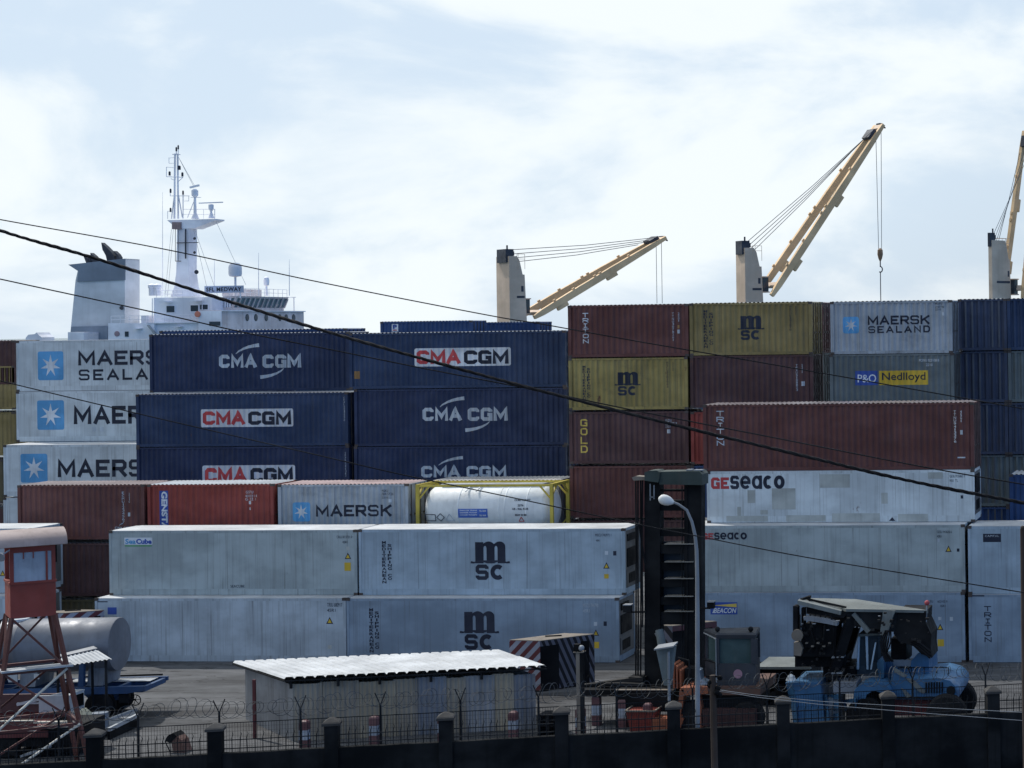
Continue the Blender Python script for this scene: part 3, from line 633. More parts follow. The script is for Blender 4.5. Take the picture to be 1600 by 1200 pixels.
for bx, y in ((e3, 703), (e4, 614), (e5, 523)): stack(bx, 'ECMU9027543', (881 - (1 if bx is e5 else 0), y, 883.5 - (1 if bx is e5 else 0), y + 38), GRYTXT, 0)
e6 = container('dry', NAVY, 233, 545, 521, 99.1, zb=e2.z1, label='dark navy container topmost of the left navy column, white letters and swooshes')
cma_white(e6, 342, 554, 470, 574.5)
e7 = container('dry', BLUEC, 249, 541, 515.5, 104.5, height=2.9, label='dark blue container showing only its roof edge above the topmost left navy one')
e8 = container('dry', BLUEC, 594, 737, 502, 118, height=2.6, label='blue container with a small white plate peeking over the navy stack')
plate(e8, (611.5, 506.5, 622, 518), WHTTXT, 'logo_plate', .004); text(e8, 'P', (613.5, 507.5, 620, 514), BLUSIGN, .05, lift=.011); plate(e8, (613, 515, 620, 516.6), REDTXT, 'logo', .011)
e9 = container('dry', BLUEC, 741, 842, 503.5, 122, height=2.6, label='blue container peeking over the navy stack below the left ship crane')

# --- white reefers at far left
MY = 104.6
f1 = container('reefer', WHITE, 5, 415, 694, 101.5, height=2.9, label='white container with light blue star square, lowest of the three at far left', roofm=ROOFW)
star_logo(f1, (32, 709, 74, 754)); btext(f1, 'MAERSK', (90, 718, 251, 745), BLKTXT, .215)
f2 = container('reefer', WHITE, 25, 430, 610, MY, height=2.9, label='white container with light blue star square, middle of the three at far left')
star_logo(f2, (58, 625.5, 100, 671.5)); btext(f2, 'MAERSK', (115, 634, 276, 662), BLKTXT, .215); plate(f2, (144, 667, 150, 674), GRYTXT, 'marking'); plate(f2, (156, 667, 162, 674), GRYTXT, 'marking')
f3 = container('reefer', WHITE, 25, 430, 530.5, MY, below=f2, label='white container with star square and two lines of letters, topmost at left')
star_logo(f3, (59, 549, 99, 594)); btext(f3, 'MAERSK', (122, 547.5, 275, 570), BLKTXT, .215); btext(f3, 'SEALAND', (123, 576.5, 276, 593.5), BLKTXT, .21, gap=.34)
f4 = container('reefer', WHITE, 5, 415, 777, 101.5, height=2.9, label='white container below the starred ones, only its left end showing beside brown one')
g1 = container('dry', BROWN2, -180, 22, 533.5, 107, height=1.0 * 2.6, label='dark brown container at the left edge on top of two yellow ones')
g2 = container('dry', YELC, -180, 22, 573, 107, height=2.59, label='yellow container at the left edge directly under the dark brown one')
g3 = container('dry', YELC, -180, 22, 645, 107, height=2.59, label='yellow container at the left edge, lower of the two')

g4 = container('dry', OLIVE, -180, 3, 719, 107, height=2.59, label='dark olive container under the yellow ones at the left edge')
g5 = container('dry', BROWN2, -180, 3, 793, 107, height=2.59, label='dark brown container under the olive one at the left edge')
# --- right stacks of 20 ft boxes
RY = 92.6; H20 = 2.59
h1 = container('dry', BROWN, 887, 1075, 476.5, RY, height=H20, label='brown container on top of the right stack, white serif letters stacked down its left')
bstack(h1, 'TRITON', (910, 489, 919, 538), WHTTXT, .15); stack(h1, 'TTNU3078261', (1050, 488, 1053, 533), GRYTXT, 0); stack(h1, '22G1', (1059, 488, 1061.5, 503), GRYTXT, 0); plate(h1, (1058.5, 508, 1061.5, 513), paint('rust_plate', (.30, .17, .06)), 'sticker'); plate(h1, (1058, 515, 1062, 521), GRYTXT, 'sticker')
YELR = paint('battered_mustard_paint', (.29, .225, .075), dirt=.55, rust=.55, runs=.6, bump=.8)
h2 = container('dry', YELR, 888, 1074, 559, RY, height=H20, label='battered mustard container below the brown one with stacked white serif letters')
msc(h2, 960, 581, 1001, 618); shipco(h2, 910, 571, 922, 626); stack(h2, 'MSCU3281943', (1041, 565, 1044, 606), BLKTXT, 0); stack(h2, '22G1', (1050, 566, 1052.5, 580), BLKTXT, 0)
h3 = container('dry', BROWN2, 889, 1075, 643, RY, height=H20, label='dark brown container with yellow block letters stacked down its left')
bstack(h3, 'GOLD', (907, 655, 918, 710), YELTXT, .16); code(h3, [('GLDU', (1039, 655, 1049, 659)), ('721927 3', (1039, 660, 1057, 664)), ('22G1', (1039, 665, 1047, 668))], GRYTXT); plate(h3, (1042, 671, 1047, 677), GRYTXT, 'sticker')
h4 = container('dry', BROWN, 890, 1078, 728, RY, height=H20, label='plain brown container behind the mast of the black lift truck')
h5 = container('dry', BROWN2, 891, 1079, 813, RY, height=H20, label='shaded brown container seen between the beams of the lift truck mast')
h6 = container('dry', REDC, 1079, 1262, 643, RY, height=H20, label='red container showing a narrow strip left of the long brown one')
h7 = container('dry', BLUEC, 1079, 1262, 727, RY, height=H20, label='blue container sliver below the narrow red strip, above the lift truck mast')
i1 = container('dry', YELC, 1077, 1268, 473, RY, height=H20, label='mustard container in the top tier with big dark letters over a wave')
msc(i1, 1152, 493, 1194, 531); shipco(i1, 1099, 484, 1114, 544); stack(i1, 'MSCU6491870', (1233, 477, 1236, 517), BLKTXT, 0); stack(i1, '22G1', (1242, 478, 1244.5, 492), BLKTXT, 0)
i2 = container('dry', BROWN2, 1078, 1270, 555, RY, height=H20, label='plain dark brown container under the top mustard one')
stack(i2, 'TEXU5108823', (1243.5, 569, 1246.5, 611), GRYTXT, 0); stack(i2, '22G1', (1252, 569, 1254.5, 583), GRYTXT, 0); plate(i2, (1252, 596, 1257, 603), GRYTXT, 'sticker')
DX = i1.x1
container('dry', BROWN, 0, 0, 473, RY + 2.6, X=(DX - 6.06, DX), ztop=i1.z1, height=H20, label='reddish brown container end in shadow, right behind the top mustard container')
container('dry', DGREY, 0, 0, 555, RY + 2.6, X=(DX - 6.06, DX), ztop=i2.z1, height=H20, label='dark container end in shadow left of the grey one with blue and yellow signs')
j1 = container('dry', GREYC, 1297, 1487, 470.5, RY, height=H20, label='light grey container in the top tier with star square and two lines of letters')
star_logo(j1, (1317, 495, 1342, 521), GRYTXT); btext(j1, 'MAERSK', (1355.5, 493, 1452, 507), BLKTXT, .215); btext(j1, 'SEALAND', (1356.5, 509, 1453, 520), BLKTXT, .21, gap=.34)
code(j1, [('MSKU', (1461, 473, 1472, 476)), ('2187746', (1461, 478, 1475, 481)), ('2210', (1461, 482, 1470, 485))]); plate(j1, (1472, 488, 1475, 493), GRYTXT, 'sticker')
j2 = container('dry', DGREY, 1296, 1490, 553, RY, height=H20, label='dull grey green container with a blue sign and a yellow sign')
plate(j2, (1336, 579.5, 1371, 602), BLUSIGN); text(j2, 'P&O', (1340, 585, 1369, 597.5), WHTTXT, .01, lift=.011); plate(j2, (1373.5, 579, 1450, 601.5), YELSIGN); text(j2, 'Nedlloyd', (1378, 582, 1446, 597.5), BLKTXT, .01, lift=.011)
code(j2, [('PONU 023108 8', (1436, 561, 1467, 565)), ('2210', (1447, 568, 1457, 572))], WHTTXT)
JX = j1.x1
PITCH_, CD_ = PITCH, CD; PITCH, CD = .335, .085
tiers = ['top', 'second', 'third', 'fourth', 'bottom']
ENDB = paint('blue_grey_end_paint', (.042, .056, .10), dirt=.45, rust=.1, runs=.4, bump=.3); ENDG = paint('chalky_grey_ridge', (.085, .095, .115), dirt=.4, runs=.3)
for c_ in range(2):
    for t in range(5):
        xa = JX - .06 + c_ * 2.47
        pm = [ENDB, MATS['dull_grey_green_paint'] if c_ else ENDB, ENDB, DGREY, BLUEC][t] if not (c_ == 1 and t == 0) else NAVY2
        q = container('dry', pm, 0, 0, 480, RY + 2.7 + .1 * (t % 2), X=(xa, xa + 2.44), ztop=j1.z1 + .06 - t * 2.6, height=2.59, depth=6.06,
                  label=f'{["ridged grey blue", "dark blue"][c_]} container end, {tiers[t]} tier, {["right beside the light grey starred stack", "cut by the right edge"][c_]}', group='container ends at the right edge')
        for k in range(7):
            if (k * 7 + t * 3 + c_) % 5 in (1, 3): continue
            u = q.x0 + PITCH * (k + .02) ; v = u + PITCH * .24
            if u > q.x0 + .16 and v < q.x1 - .16: decal_raw(q, [(u, q.z0 + .17), (v, q.z0 + .17), (v, q.z1 - .11), (u, q.z1 - .11)], [(0, 1, 2, 3)], ENDG if c_ == 0 else pm, 'ridge', .004)
PITCH, CD = PITCH_, CD_

# ------------------------------------------------------------------ ground, water
g = MB().box(-3000, 3000, -400, 152, -3.2, 0).build('ground', ground_mat()); g['kind'] = 'structure'; g['label'] = 'grey asphalt container yard'
wt = MB().box(-9000, 9000, 152.1, 14000, -6, -2.6).build('water', water_mat()); wt['kind'] = 'structure'; wt['label'] = 'harbour water behind the quay'

# ------------------------------------------------------------------ tank container
def tank_container():
    Y = R3; x0, x1 = PX(649, 757, Y).x, PX(863.5, 757, Y).x; z1 = PX(756, 756.5, Y).z; z0 = z1 - 2.62; y1 = Y + 2.44
    o = thing('tank_container', 'white cylindrical tank in a yellow frame, right of the grey starred container', 'tank container', ((x0 + x1) / 2, Y + 1.22, z0))
    yf = paint('tank_frame_yellow', (.46, .36, .055), dirt=.4, rust=.1)
    m = MB()
    for xx in (x0, x1 - .16):
        for yy in (Y, y1 - .14): m.box(xx, xx + .16, yy, yy + .14, z0, z1)
        for zz in (z0, z1 - .14): m.box(xx + .01, xx + .15, Y + .14, y1 - .14, zz + .005, zz + .135)
    for yy in (Y + .02, y1 - .12):
        for zz in (z0 + .02, z1 - .13): m.box(x0 + .16, x1 - .16, yy, yy + .1, zz, zz + .1)
    for xx, s_ in ((x0 + .16, 1), (x1 - .16, -1)):
        for yy in (Y + .07, y1 - .07):
            m.bar((xx - s_ * .05, yy, z1 - .75), (xx + s_ * .5, yy, z1 - .1), .07); m.bar((xx - s_ * .05, yy, z0 + .75), (xx + s_ * .5, yy, z0 + .1), .07)
        m.bar((xx - s_ * .08, Y + .1, z1 - .6), (xx - s_ * .08, Y + .8, z1 - .08), .08); m.bar((xx - s_ * .08, y1 - .1, z1 - .6), (xx - s_ * .08, y1 - .8, z1 - .08), .08)
    m.build('frame', yf, o)
    zc, yc, r = (z0 + z1) / 2 + .02, Y + 1.22, 1.13; Ln = x1 - x0 - .3
    t = MB().lathe((x0 + .15, yc, zc), (1, 0, 0), [(.0, .02), (.03, .35), (.10, .7), (.22, .95), (.38, 1.08), (.5, r), (Ln - .5, r), (Ln - .38, 1.08), (Ln - .22, .95), (Ln - .1, .7), (Ln - .03, .35), (Ln, .02)], 40)
    tk = t.build('tank', TANKW, o, smooth=True)
    for fr in (.31, .62, .665, .83):
        MB().lathe((x0 + Ln * fr, yc, zc), (1, 0, 0), [(0, r + .002), (0, r + .014), (.05, r + .014), (.05, r + .002)], 40).build('band', TANKW, tk, smooth=True)
    MB().box(x0 + .9, x1 - .8, yc - .35, yc + .35, z1 - .10, z1 - .06).build('walkway', ROOFG, o)
    for fr in (.36, .44): MB().bar((x0 + Ln * fr, yc - .85, z1 - .38), (x0 + Ln * fr + .12, yc - .3, z1 - .1), .05).build('ladder_rail', TANKW, o)
    def patch(box, mt, name='marking', lift=.012, s=None, bold=.03):
        xa, xb = PX(box[0], box[1], Y + .12).x, PX(box[2], box[1], Y + .12).x; za, zb = PX(box[0], box[3], Y + .12).z, PX(box[0], box[1], Y + .12).z
        if s: vs, fs = glyphs(s, bold)
        else: vs = [(i / 1, j / 6) for j in range(7) for i in (0, 1)]; fs = [(2 * j, 2 * j + 1, 2 * j + 3, 2 * j + 2) for j in range(6)]
        q = MB(); V = []
        for u, v in vs:
            z = za + v * (zb - za); V.append((xa + u * (xb - xa), yc - math.sqrt(max(.01, (r + lift) ** 2 - (z - zc) ** 2)), z))
        q.add(V, fs); q.build(name, mt, tk)
    patch((716, 795, 762, 809), paint('label_blue', (.06, .14, .48), dirt=.1), 'sign')
    for i, yy in enumerate((796.5, 800, 803.5)): patch((719, yy, 746, yy + 2), WHTTXT, 'lettering', .02, 'DANGER TRANSPORT'[:12 + i])
    for i, yy in enumerate((797, 804)): patch((749, yy, 760, yy + 2.6), WHTTXT, 'lettering', .02, 'TEL 0800')
    for sx, yy, e, tx in ((803, 780, 828, 'CCRU 1109327'), (809, 788, 818, '22T6'), (801, 793.5, 826, 'US - RAL KOR'), (805, 803, 823, 'MGW 34 480')): patch((sx, yy, e, yy + 3.2), BLKTXT, 'lettering', .014, tx)
    def outline(pts, mt=BLKTXT):
        m2 = MB()
        P = []
        for x, y in pts:
            p = PX(x, y, Y + .1); P.append(Vector((p.x, yc - math.sqrt((r + .015) ** 2 - (p.z - zc) ** 2), p.z)))
        for a, b_ in zip(P, P[1:] + P[:1]): m2.bar(a, b_, .03, .012, up=(0, 1, 0))
        m2.build('marking', mt, tk)
    outline([(665, 804), (680, 804), (680, 814), (665, 814)]); outline([(688, 802.5), (694, 808.5), (688, 814.5), (682, 808.5)], PIPE); outline([(702, 803), (709, 813.5), (695.5, 813.5)], GRYTXT)
    outline([(814, 808), (818, 815), (810, 815)], REDTXT)
tank_container()

# ------------------------------------------------------------------ ship
S = 250.0
def ship():
    Xf = PX(347, 490, S).x
    o = thing('cargo_ship', 'white cargo ship bridge with grey funnel and radar mast behind the containers', 'ship', (Xf - 30, S + 12, -2.6))
    z = lambda y, x=300, Y=S: PX(x, y, Y).z
    x = lambda p, Y=S: PX(p, 490, Y).x
    def blk(name, xa, xb, ya, yb, za, zb, m=SHIPW): return MB().box(xa, xb, ya, yb, za, zb).build(name, m, o)
    MB().loft([[(x(20), S, 8), (x(1640), S, 8), (x(1700), S + 12, 9), (x(1640), S + 24, 8), (x(20), S + 24, 8)], [(x(30), S + 1, -2.6), (x(1600), S + 1, -2.6), (x(1650), S + 12, -2.6), (x(1600), S + 23, -2.6), (x(30), S + 23, -2.6)]]).build('hull', HULL, o)
    zd = 8.0
    a = blk('lower_house', x(231), Xf - 3.2, S + .8, S + 22, zd, z(505, 270))
    MB().box(x(231) - .3, x(312), S + .3, S + 22, z(505, 270), z(503.6, 270)).build('deck_edge', SHIPW, a)
    up = blk('upper_house', x(231), x(322), S + 1.5, S + 17, z(503.6, 270), z(464.5, 270))
    w3 = MB()
    for xa, xb, ya, yb in ((261, 273, 478, 488), (298.5, 310, 477, 486.5), (313, 325, 476, 483.5), (331.5, 341, 476, 483)):
        Yp = S + 1.5 if xb < 330 else S + 4.44
        p, q = PX(xa, yb, Yp), PX(xb, ya, Yp)
        f = MB().box(p.x - .1, q.x + .1, Yp - .08, Yp + .06, p.z - .1, q.z + .1).build('window', SHIPW, up); MB().box(p.x, q.x, Yp - .1, Yp - .06, p.z, q.z).build('pane', GLASS, up)
    # navigation bridge wing and its bulwark, full beam
    bw = blk('bridge_wing', x(311), Xf, S, S + 23.5, zd, z(485, 330), SHIPF)
    MB().box(x(311) - .05, Xf - .04, S - .08, S - .02, zd, z(485.6, 330)).build('wing_side', SHIPW, bw)
    MB().box(x(327.5), x(344.5), S - .14, S - .06, z(509, 335), z(502.5, 335)).build('opening', GLASS, bw)
    MB().box(x(314), x(345), S - .12, S - .06, z(518, 335), z(516.5, 335)).build('opening', GLASS, bw)
    zp = z(496, 400, S + 8); r_ = .42
    for px in (386, 400, 417, 440, 451, 464):
        d = (px - 347) / 5.75
        MB().lathe((Xf - .05, S + d, zp), (1, 0, 0), [(0, r_ + .1), (.08, r_ + .1), (.09, r_), (.11, r_)], 12).build('porthole', GLASS, bw, smooth=True)
    for px in (387, 394, 406, 433, 441): 
        d = (px - 347) / 5.75; MB().box(Xf, Xf + .05, S + d, S + d + .7, z(517, 400, S + 8), z(514.6, 400, S + 8)).build('vent', GLASS, bw)
    MB().box(Xf, Xf + .25, S - .1, S + 23.6, z(486.5, 330), z(485, 330)).build('bulwark_rail', SHIPW, bw)
    # wheelhouse
    ya, yb = S + 4.5, S + 19.2; zb_, zt = z(488, 370, ya), z(462.5, 370, ya); xw = Xf - .9
    xb = x(322)
    wh = MB(); lean = .75
    wh.loft([[(xb, ya, zb_), (xw, ya, zb_), (xw, yb, zb_), (xb, yb, zb_)], [(xb, ya, zb_ + .7), (xw, ya, zb_ + .7), (xw, yb, zb_ + .7), (xb, yb, zb_ + .7)]])
    wo = wh.build('wheelhouse', SHIPF, o)
    MB().loft([[(xb, ya, zb_ + 2.0), (xw + lean * .75, ya - .1, zb_ + 2.0), (xw + lean * .75, yb + .1, zb_ + 2.0), (xb, yb, zb_ + 2.0)], [(xb, ya, zt), (xw + lean, ya - .1, zt), (xw + lean, yb + .1, zt), (xb, yb, zt)]]).build('roof', SHIPF, wo)
    MB().loft([[(xb + .1, ya + .12, zb_ + .7), (xw - .12, ya + .12, zb_ + .7), (xw - .12, yb - .12, zb_ + .7), (xb + .1, yb - .12, zb_ + .7)], [(xb + .1, ya + .12, zb_ + 2.0), (xw + lean * .75 - .12, ya + .12, zb_ + 2.0), (xw + lean * .75 - .12, yb - .12, zb_ + 2.0), (xb + .1, yb - .12, zb_ + 2.0)]]).build('window_band', paint('bridge_glass', (.13, .20, .23), dirt=.25, rough=.15), wo)
    for k in range(12):
        yy = ya + (yb - ya) * k / 11
        MB().bar((xw, yy, zb_ + .7), (xw + lean * .75, yy, zb_ + 2.0), .28 if k in (0, 11) else .16).build('mullion', SHIPF, wo)
    for fr in (0, .25, .5, .75): 
        xx = xb + (xw - xb) * fr; MB().bar((xx, ya, zb_ + .7), (xx + .1 * fr, ya, zb_ + 2.0), .2).build('mullion', SHIPW, wo)
    # rails
    def rail(pts, h=1.05, n=None, name='railing'):
        m = MB(); pts = [Vector(p) for p in pts]
        for a_, b_ in zip(pts, pts[1:]):
            k = max(2, round((b_ - a_).length / 1.3))
            for i in range(k + 1): p = a_.lerp(b_, i / k); m.tube(p, p + Vector((0, 0, h)), .035, 4)
            for f in (.5, 1): m.tube(a_ + Vector((0, 0, h * f)), b_ + Vector((0, 0, h * f)), .03, 4)
        m.build(name, SHIPW, o)
    zu = z(464.5, 270)
    rail([(x(234), S + 1.7, zu), (x(275), S + 1.7, zu)]); rail([(x(234), S + 1.7, zu), (x(234), S + 14, zu)])
    rail([(x(322), ya, zt), (xw + .5, ya, zt), (xw + .5, yb, zt)], 1.1)
    rail([(x(170), S + .5, z(505, 200)), (x(228), S + .5, z(505, 200))], 1.0)
    rail([(x(240), S + .5, z(503.6, 270)), (x(308), S + .5, z(503.6, 270))], 1.0)
    MB().box(xw - 3.5, xw - 3.2, yb - 11, yb - .3, zt + .1, zt + 1.15).build('wind_screen', SHIPF, o)
    # far wing frame
    yf = S + 22.5
    m = MB(); zb2 = z(486, 470, yf)
    for px in (457, 474): m.tube((Xf - 1 + (0 if px > 460 else -2.2), yf, zb2 - .5), (Xf - 1 + (0 if px > 460 else -2.2), yf, zb2 + 2.0), .07, 6)
    m.bar((Xf - 3.4, yf, zb2 + 2.0), (Xf - .8, yf, zb2 + 2.05), .5, .08); m.build('wing_frame', SHIPW, o)
    # name board
    p, q = PX(319.5, 458, S + 3.6), PX(380, 446, S + 3.6)
    nb = MB().box(p.x, q.x, S + 3.6, S + 3.75, p.z, q.z).build('name_board', paint('board_pale_blue', (.40, .46, .60), dirt=.1), o)
    vs, fs = glyphs('SFL MEDWAY', .035, 1.12)
    MB().add([(p.x + .25 + u * (q.x - p.x - .5), S + 3.585, p.z + .2 + v * (q.z - p.z - .4)) for u, v in vs], fs).build('lettering', BLKTXT, nb)
    for xx in (p.x + .5, q.x - .5): MB().bar((xx, S + 3.7, p.z), (xx, S + 3.7, zu - .2), .12).build('bracket', SHIPW, nb)
    # mast
    Ym = S + 8
    PM = lambda a_, b_: PX(a_, b_, Ym)
    def lf(rows, d=1.6):
        m = MB(); rings = []
        for xl, xr, y in rows:
            A_, B_ = PM(xl, y), PM(xr, y); rings.append([(A_.x, Ym - d / 2, A_.z), (B_.x, Ym - d / 2, A_.z), (B_.x, Ym + d / 2, A_.z), (A_.x, Ym + d / 2, A_.z)])
        return m.loft(rings)
    mast = lf([(273, 310, 464), (279, 304, 448), (282, 301, 425), (283.5, 301.5, 352)], 2.2).build('mast', SHIPW, o)
    MB().prism([PX(a_, b_, Ym - 1.2) for a_, b_ in ((261, 344), (337, 342), (337, 344), (303, 357), (283, 357), (268, 350))], (0, 2.4, 0)).build('mast_platform', SHIPW, mast)
    MB().rect(268.5, 347, 282, 358, Ym - 1.5, 2.4).build('platform_box', paint('mast_brown_box', (.30, .22, .22), dirt=.2), mast)
    m = MB()
    for a_, b_, c_, d_, r in ((272.5, 342, 273.5, 240, .14), (278.5, 342, 277.5, 240, .12), (268, 342, 273, 300, .08), (285, 340, 278, 300, .08), (286, 342, 286, 302, .07),
                              (269.5, 241, 281.5, 241.5, .08), (260, 276, 286, 277, .06), (260, 276, 260, 261, .05), (260, 261, 273, 262, .04), (264, 255, 272, 255, .04), (264, 247, 272, 246, .04), (264, 255, 264, 246, .04), (267, 279, 273, 282, .05), (286, 277, 279, 283, .05),
                              (266, 306, 296, 306, .05), (266, 306, 266, 296, .05), (288, 314, 295, 314, .04), (295, 306, 295, 314, .04), (298, 308.5, 314, 308.5, .04),
                              (275.5, 241, 275.5, 232, .07), (278.5, 241, 278.5, 228, .05), (286, 342, 286, 327, .05), (262, 342, 262, 330, .04), (262, 330, 268, 330, .04), (293, 340, 304, 312, .06), (286, 327, 336, 327, .035), (286, 335, 336, 335, .03), (335.5, 342, 335.5, 327, .05), (318, 342, 318, 327, .03), (303, 342, 303, 327, .03)):
        m.tube(PM(a_, b_), PM(c_, d_), r, 5)
    m.build('mast_poles', SHIPW, mast)
    m = MB()
    for a_, b_, r in ((265, 271, .25), (285, 272.5, .25), (266.5, 298, .22), (266.5, 328, .22), (286, 301, .2), (278.5, 230, .18), (275.5, 233, .2), (280, 262, .35)):
        m.lathe(PM(a_, b_) - Vector((0, 0, .3)), (0, 0, 1), [(0, r * .5), (.05, r * .6), (.5, r * .6), (.6, r * .3)], 8)
    m.each('signal_light', PIPE, mast)
    rd = MB().lathe(PM(305, 342), (0, 0, 1), [(0, .55), (.8, .22), (3.0, .16), (3.3, .45), (4.0, .45), (4.2, .2)], 10); rd.bar(PM(297, 293), PM(311, 289.5), .3, .25); rd.build('radar', SHIPW, mast)
    rd = MB().lathe(PM(330, 341), (0, 0, 1), [(0, .45), (.8, .15), (1.0, .15), (1.3, .35), (1.9, .35), (2.0, .1)], 10); rd.bar(PM(311, 317.5), PM(348, 316), .25, .14); rd.build('radar', SHIPW, mast)
    m = MB()
    for a_, b_, c_, d_ in ((337, 345, 384, 445), (304, 358, 340, 462), (302, 356, 326, 462), (279, 246, 305, 292), (279, 246, 303, 292), (268, 358, 258, 462), (271, 358, 262, 462)): m.tube(PM(a_, b_), PM(c_, d_), .03, 3)
    m.each('stay', paint('pale_stay_wire', (.42, .43, .45), dirt=0), mast)
    for px, ytop in ((254, 300), (335, 405), (404, 395), (452, 405)): MB().path([PX(px, 462, S + 10), PX(px, (462 + ytop) / 2, S + 10), PX(px, ytop, S + 10)], [.06, .05, .02], 4).build('whip_antenna', SHIPW, o)
    c = PX(368, 447, S + 6)
    MB().lathe(PX(368, 462, S + 6), (0, 0, 1), [(0, .3), (1.2, .15), (2.6, .15), (2.7, .75), (3.0, .88), (3.9, .88), (4.25, .8), (4.5, .55), (4.62, .1)], 16).build('radome', SHIPW, o, smooth=True)
    MB().lathe(PX(416.5, 462, S + 15), (0, 0, 1), [(0, .2), (1.4, .12), (1.5, .35), (2.1, .42), (2.6, .32), (2.75, .05)], 12).build('radome', SHIPW, o, smooth=True)
    m = MB()
    for a_, b_, c_, d_, r in ((290, 358, 290, 404, .10), (276, 379.5, 310, 379, .06), (274, 408, 283, 408, .05), (274, 408, 274, 356, .04), (279, 356, 279, 408, .03), (303, 372, 305, 373, .2), (303, 394, 305, 395, .2)): m.tube(PX(a_, b_, Ym - 1.3), PX(c_, d_, Ym - 1.3), r, 5)
    m.build('mast_ladder', PIPE, mast)
    MB().ball(PX(307, 425, Ym - 1), .3, 8).build('horn', PIPE, mast)
    m = MB()
    for a_, b_ in ((250, 471), (297, 469.5), (272, 510), (210, 513)): m.box(*[v for v in (PX(a_, b_, S).x, PX(a_ + 10, b_, S).x)], S - .3, S + 1.4, PX(a_, b_, S).z - .12, PX(a_, b_, S).z)
    for a_, b_, c_ in ((238, 466, 503), (316, 466, 484), (243, 507, 526)): m.tube(PX(a_, b_, S + 1.3), PX(a_, c_, S + 1.3), .06, 5)
    m.build('wall_fittings', SHIPW, o)
    for a_ in (238, 246): MB().lathe(PX(a_, 462, S + 5), (0, 0, 1), [(0, .45), (1.0, .45), (1.1, .55), (1.5, .55), (1.7, .1)], 10).build('vent_cowl', SHIPW, o, smooth=True)
    MB().box(x(214), x(222), S + 1, S + 3, z(505, 220), z(493, 220)).build('fan_housing', SHIPW, o)
    MB().lathe(PX(309, 491, S - .1), (0, -1, 0), [(0, .42), (.1, .42), (.12, .25)], 14).build('life_ring', paint('ring_orange', (.55, .18, .12), dirt=.1), o)
    # funnel
    Yf = S + 4
    fu = MB().ext([(118, 438), (122, 421), (122, 412), (195, 404), (195, 540), (108, 540)], Yf, 3.7).build('funnel', FUNW, o)
    MB().ext([(106.5, 413.5), (195.2, 404), (195.2, 437.5), (120.5, 440), (122.5, 424)], Yf - .18, .17).build('funnel_band', FUNB, fu)
    MB().ext([(106.5, 413.5), (195, 404), (195, 406.5), (121, 423)], Yf, 3.6).build('funnel_fin', FUNB, fu)
    MB().ext([(111, 510.5), (168, 509), (168, 540), (109, 540)], Yf - .3, .28).build('funnel_base', FUNB, fu)
    for pts in ([(158, 379), (165, 385), (173, 393), (178, 400), (179, 407), (167, 407), (165, 399), (160, 390)], [(177.5, 392), (183, 397), (186, 402), (186, 406), (182.5, 406), (182, 400), (178.5, 395)],
                [(141, 395), (147, 400), (152, 406), (152, 410), (144, 411), (142, 405)], [(129, 397), (135, 402), (140, 408), (139, 412), (135, 412)], [(137, 398), (140, 399), (142, 409), (138, 408)]):
        MB().ext(pts, Yf + 1.2, .9).build('exhaust_pipe', PIPE, fu)
    MB().ball(PX(190, 481, Yf - .1), .28).build('flood_lamp', PIPE, fu)
    ah = MB().rect(169, 505, 241, 545, S + .4, 14).build('aft_house', SHIPW, o)
    MB().lathe(PX(183, 521.5, S + .4), (0, -1, 0), [(0, .38), (.06, .38), (.07, .3)], 14).build('life_ring', paint('ring_red_grey', (.35, .25, .28), dirt=.1), ah)
    MB().rect(195, 518, 200.5, 526, S + .33, .08).build('door', GLASS, ah)
    MB().rect(106, 519, 131, 545, S + .2, 4).build('deck_locker', SHIPW, o)
    MB().ext([(40, 528), (44, 523), (54, 522), (57, 519.5), (60, 523), (65, 527), (65, 533), (40, 533)], S + 8, 3).build('deck_cover', SHIPW, o)
    MB().bar(PX(232, 508, S + .2), PX(247, 527, S + .2), .7, .12).build('stairs', ROOFG, o)
ship()

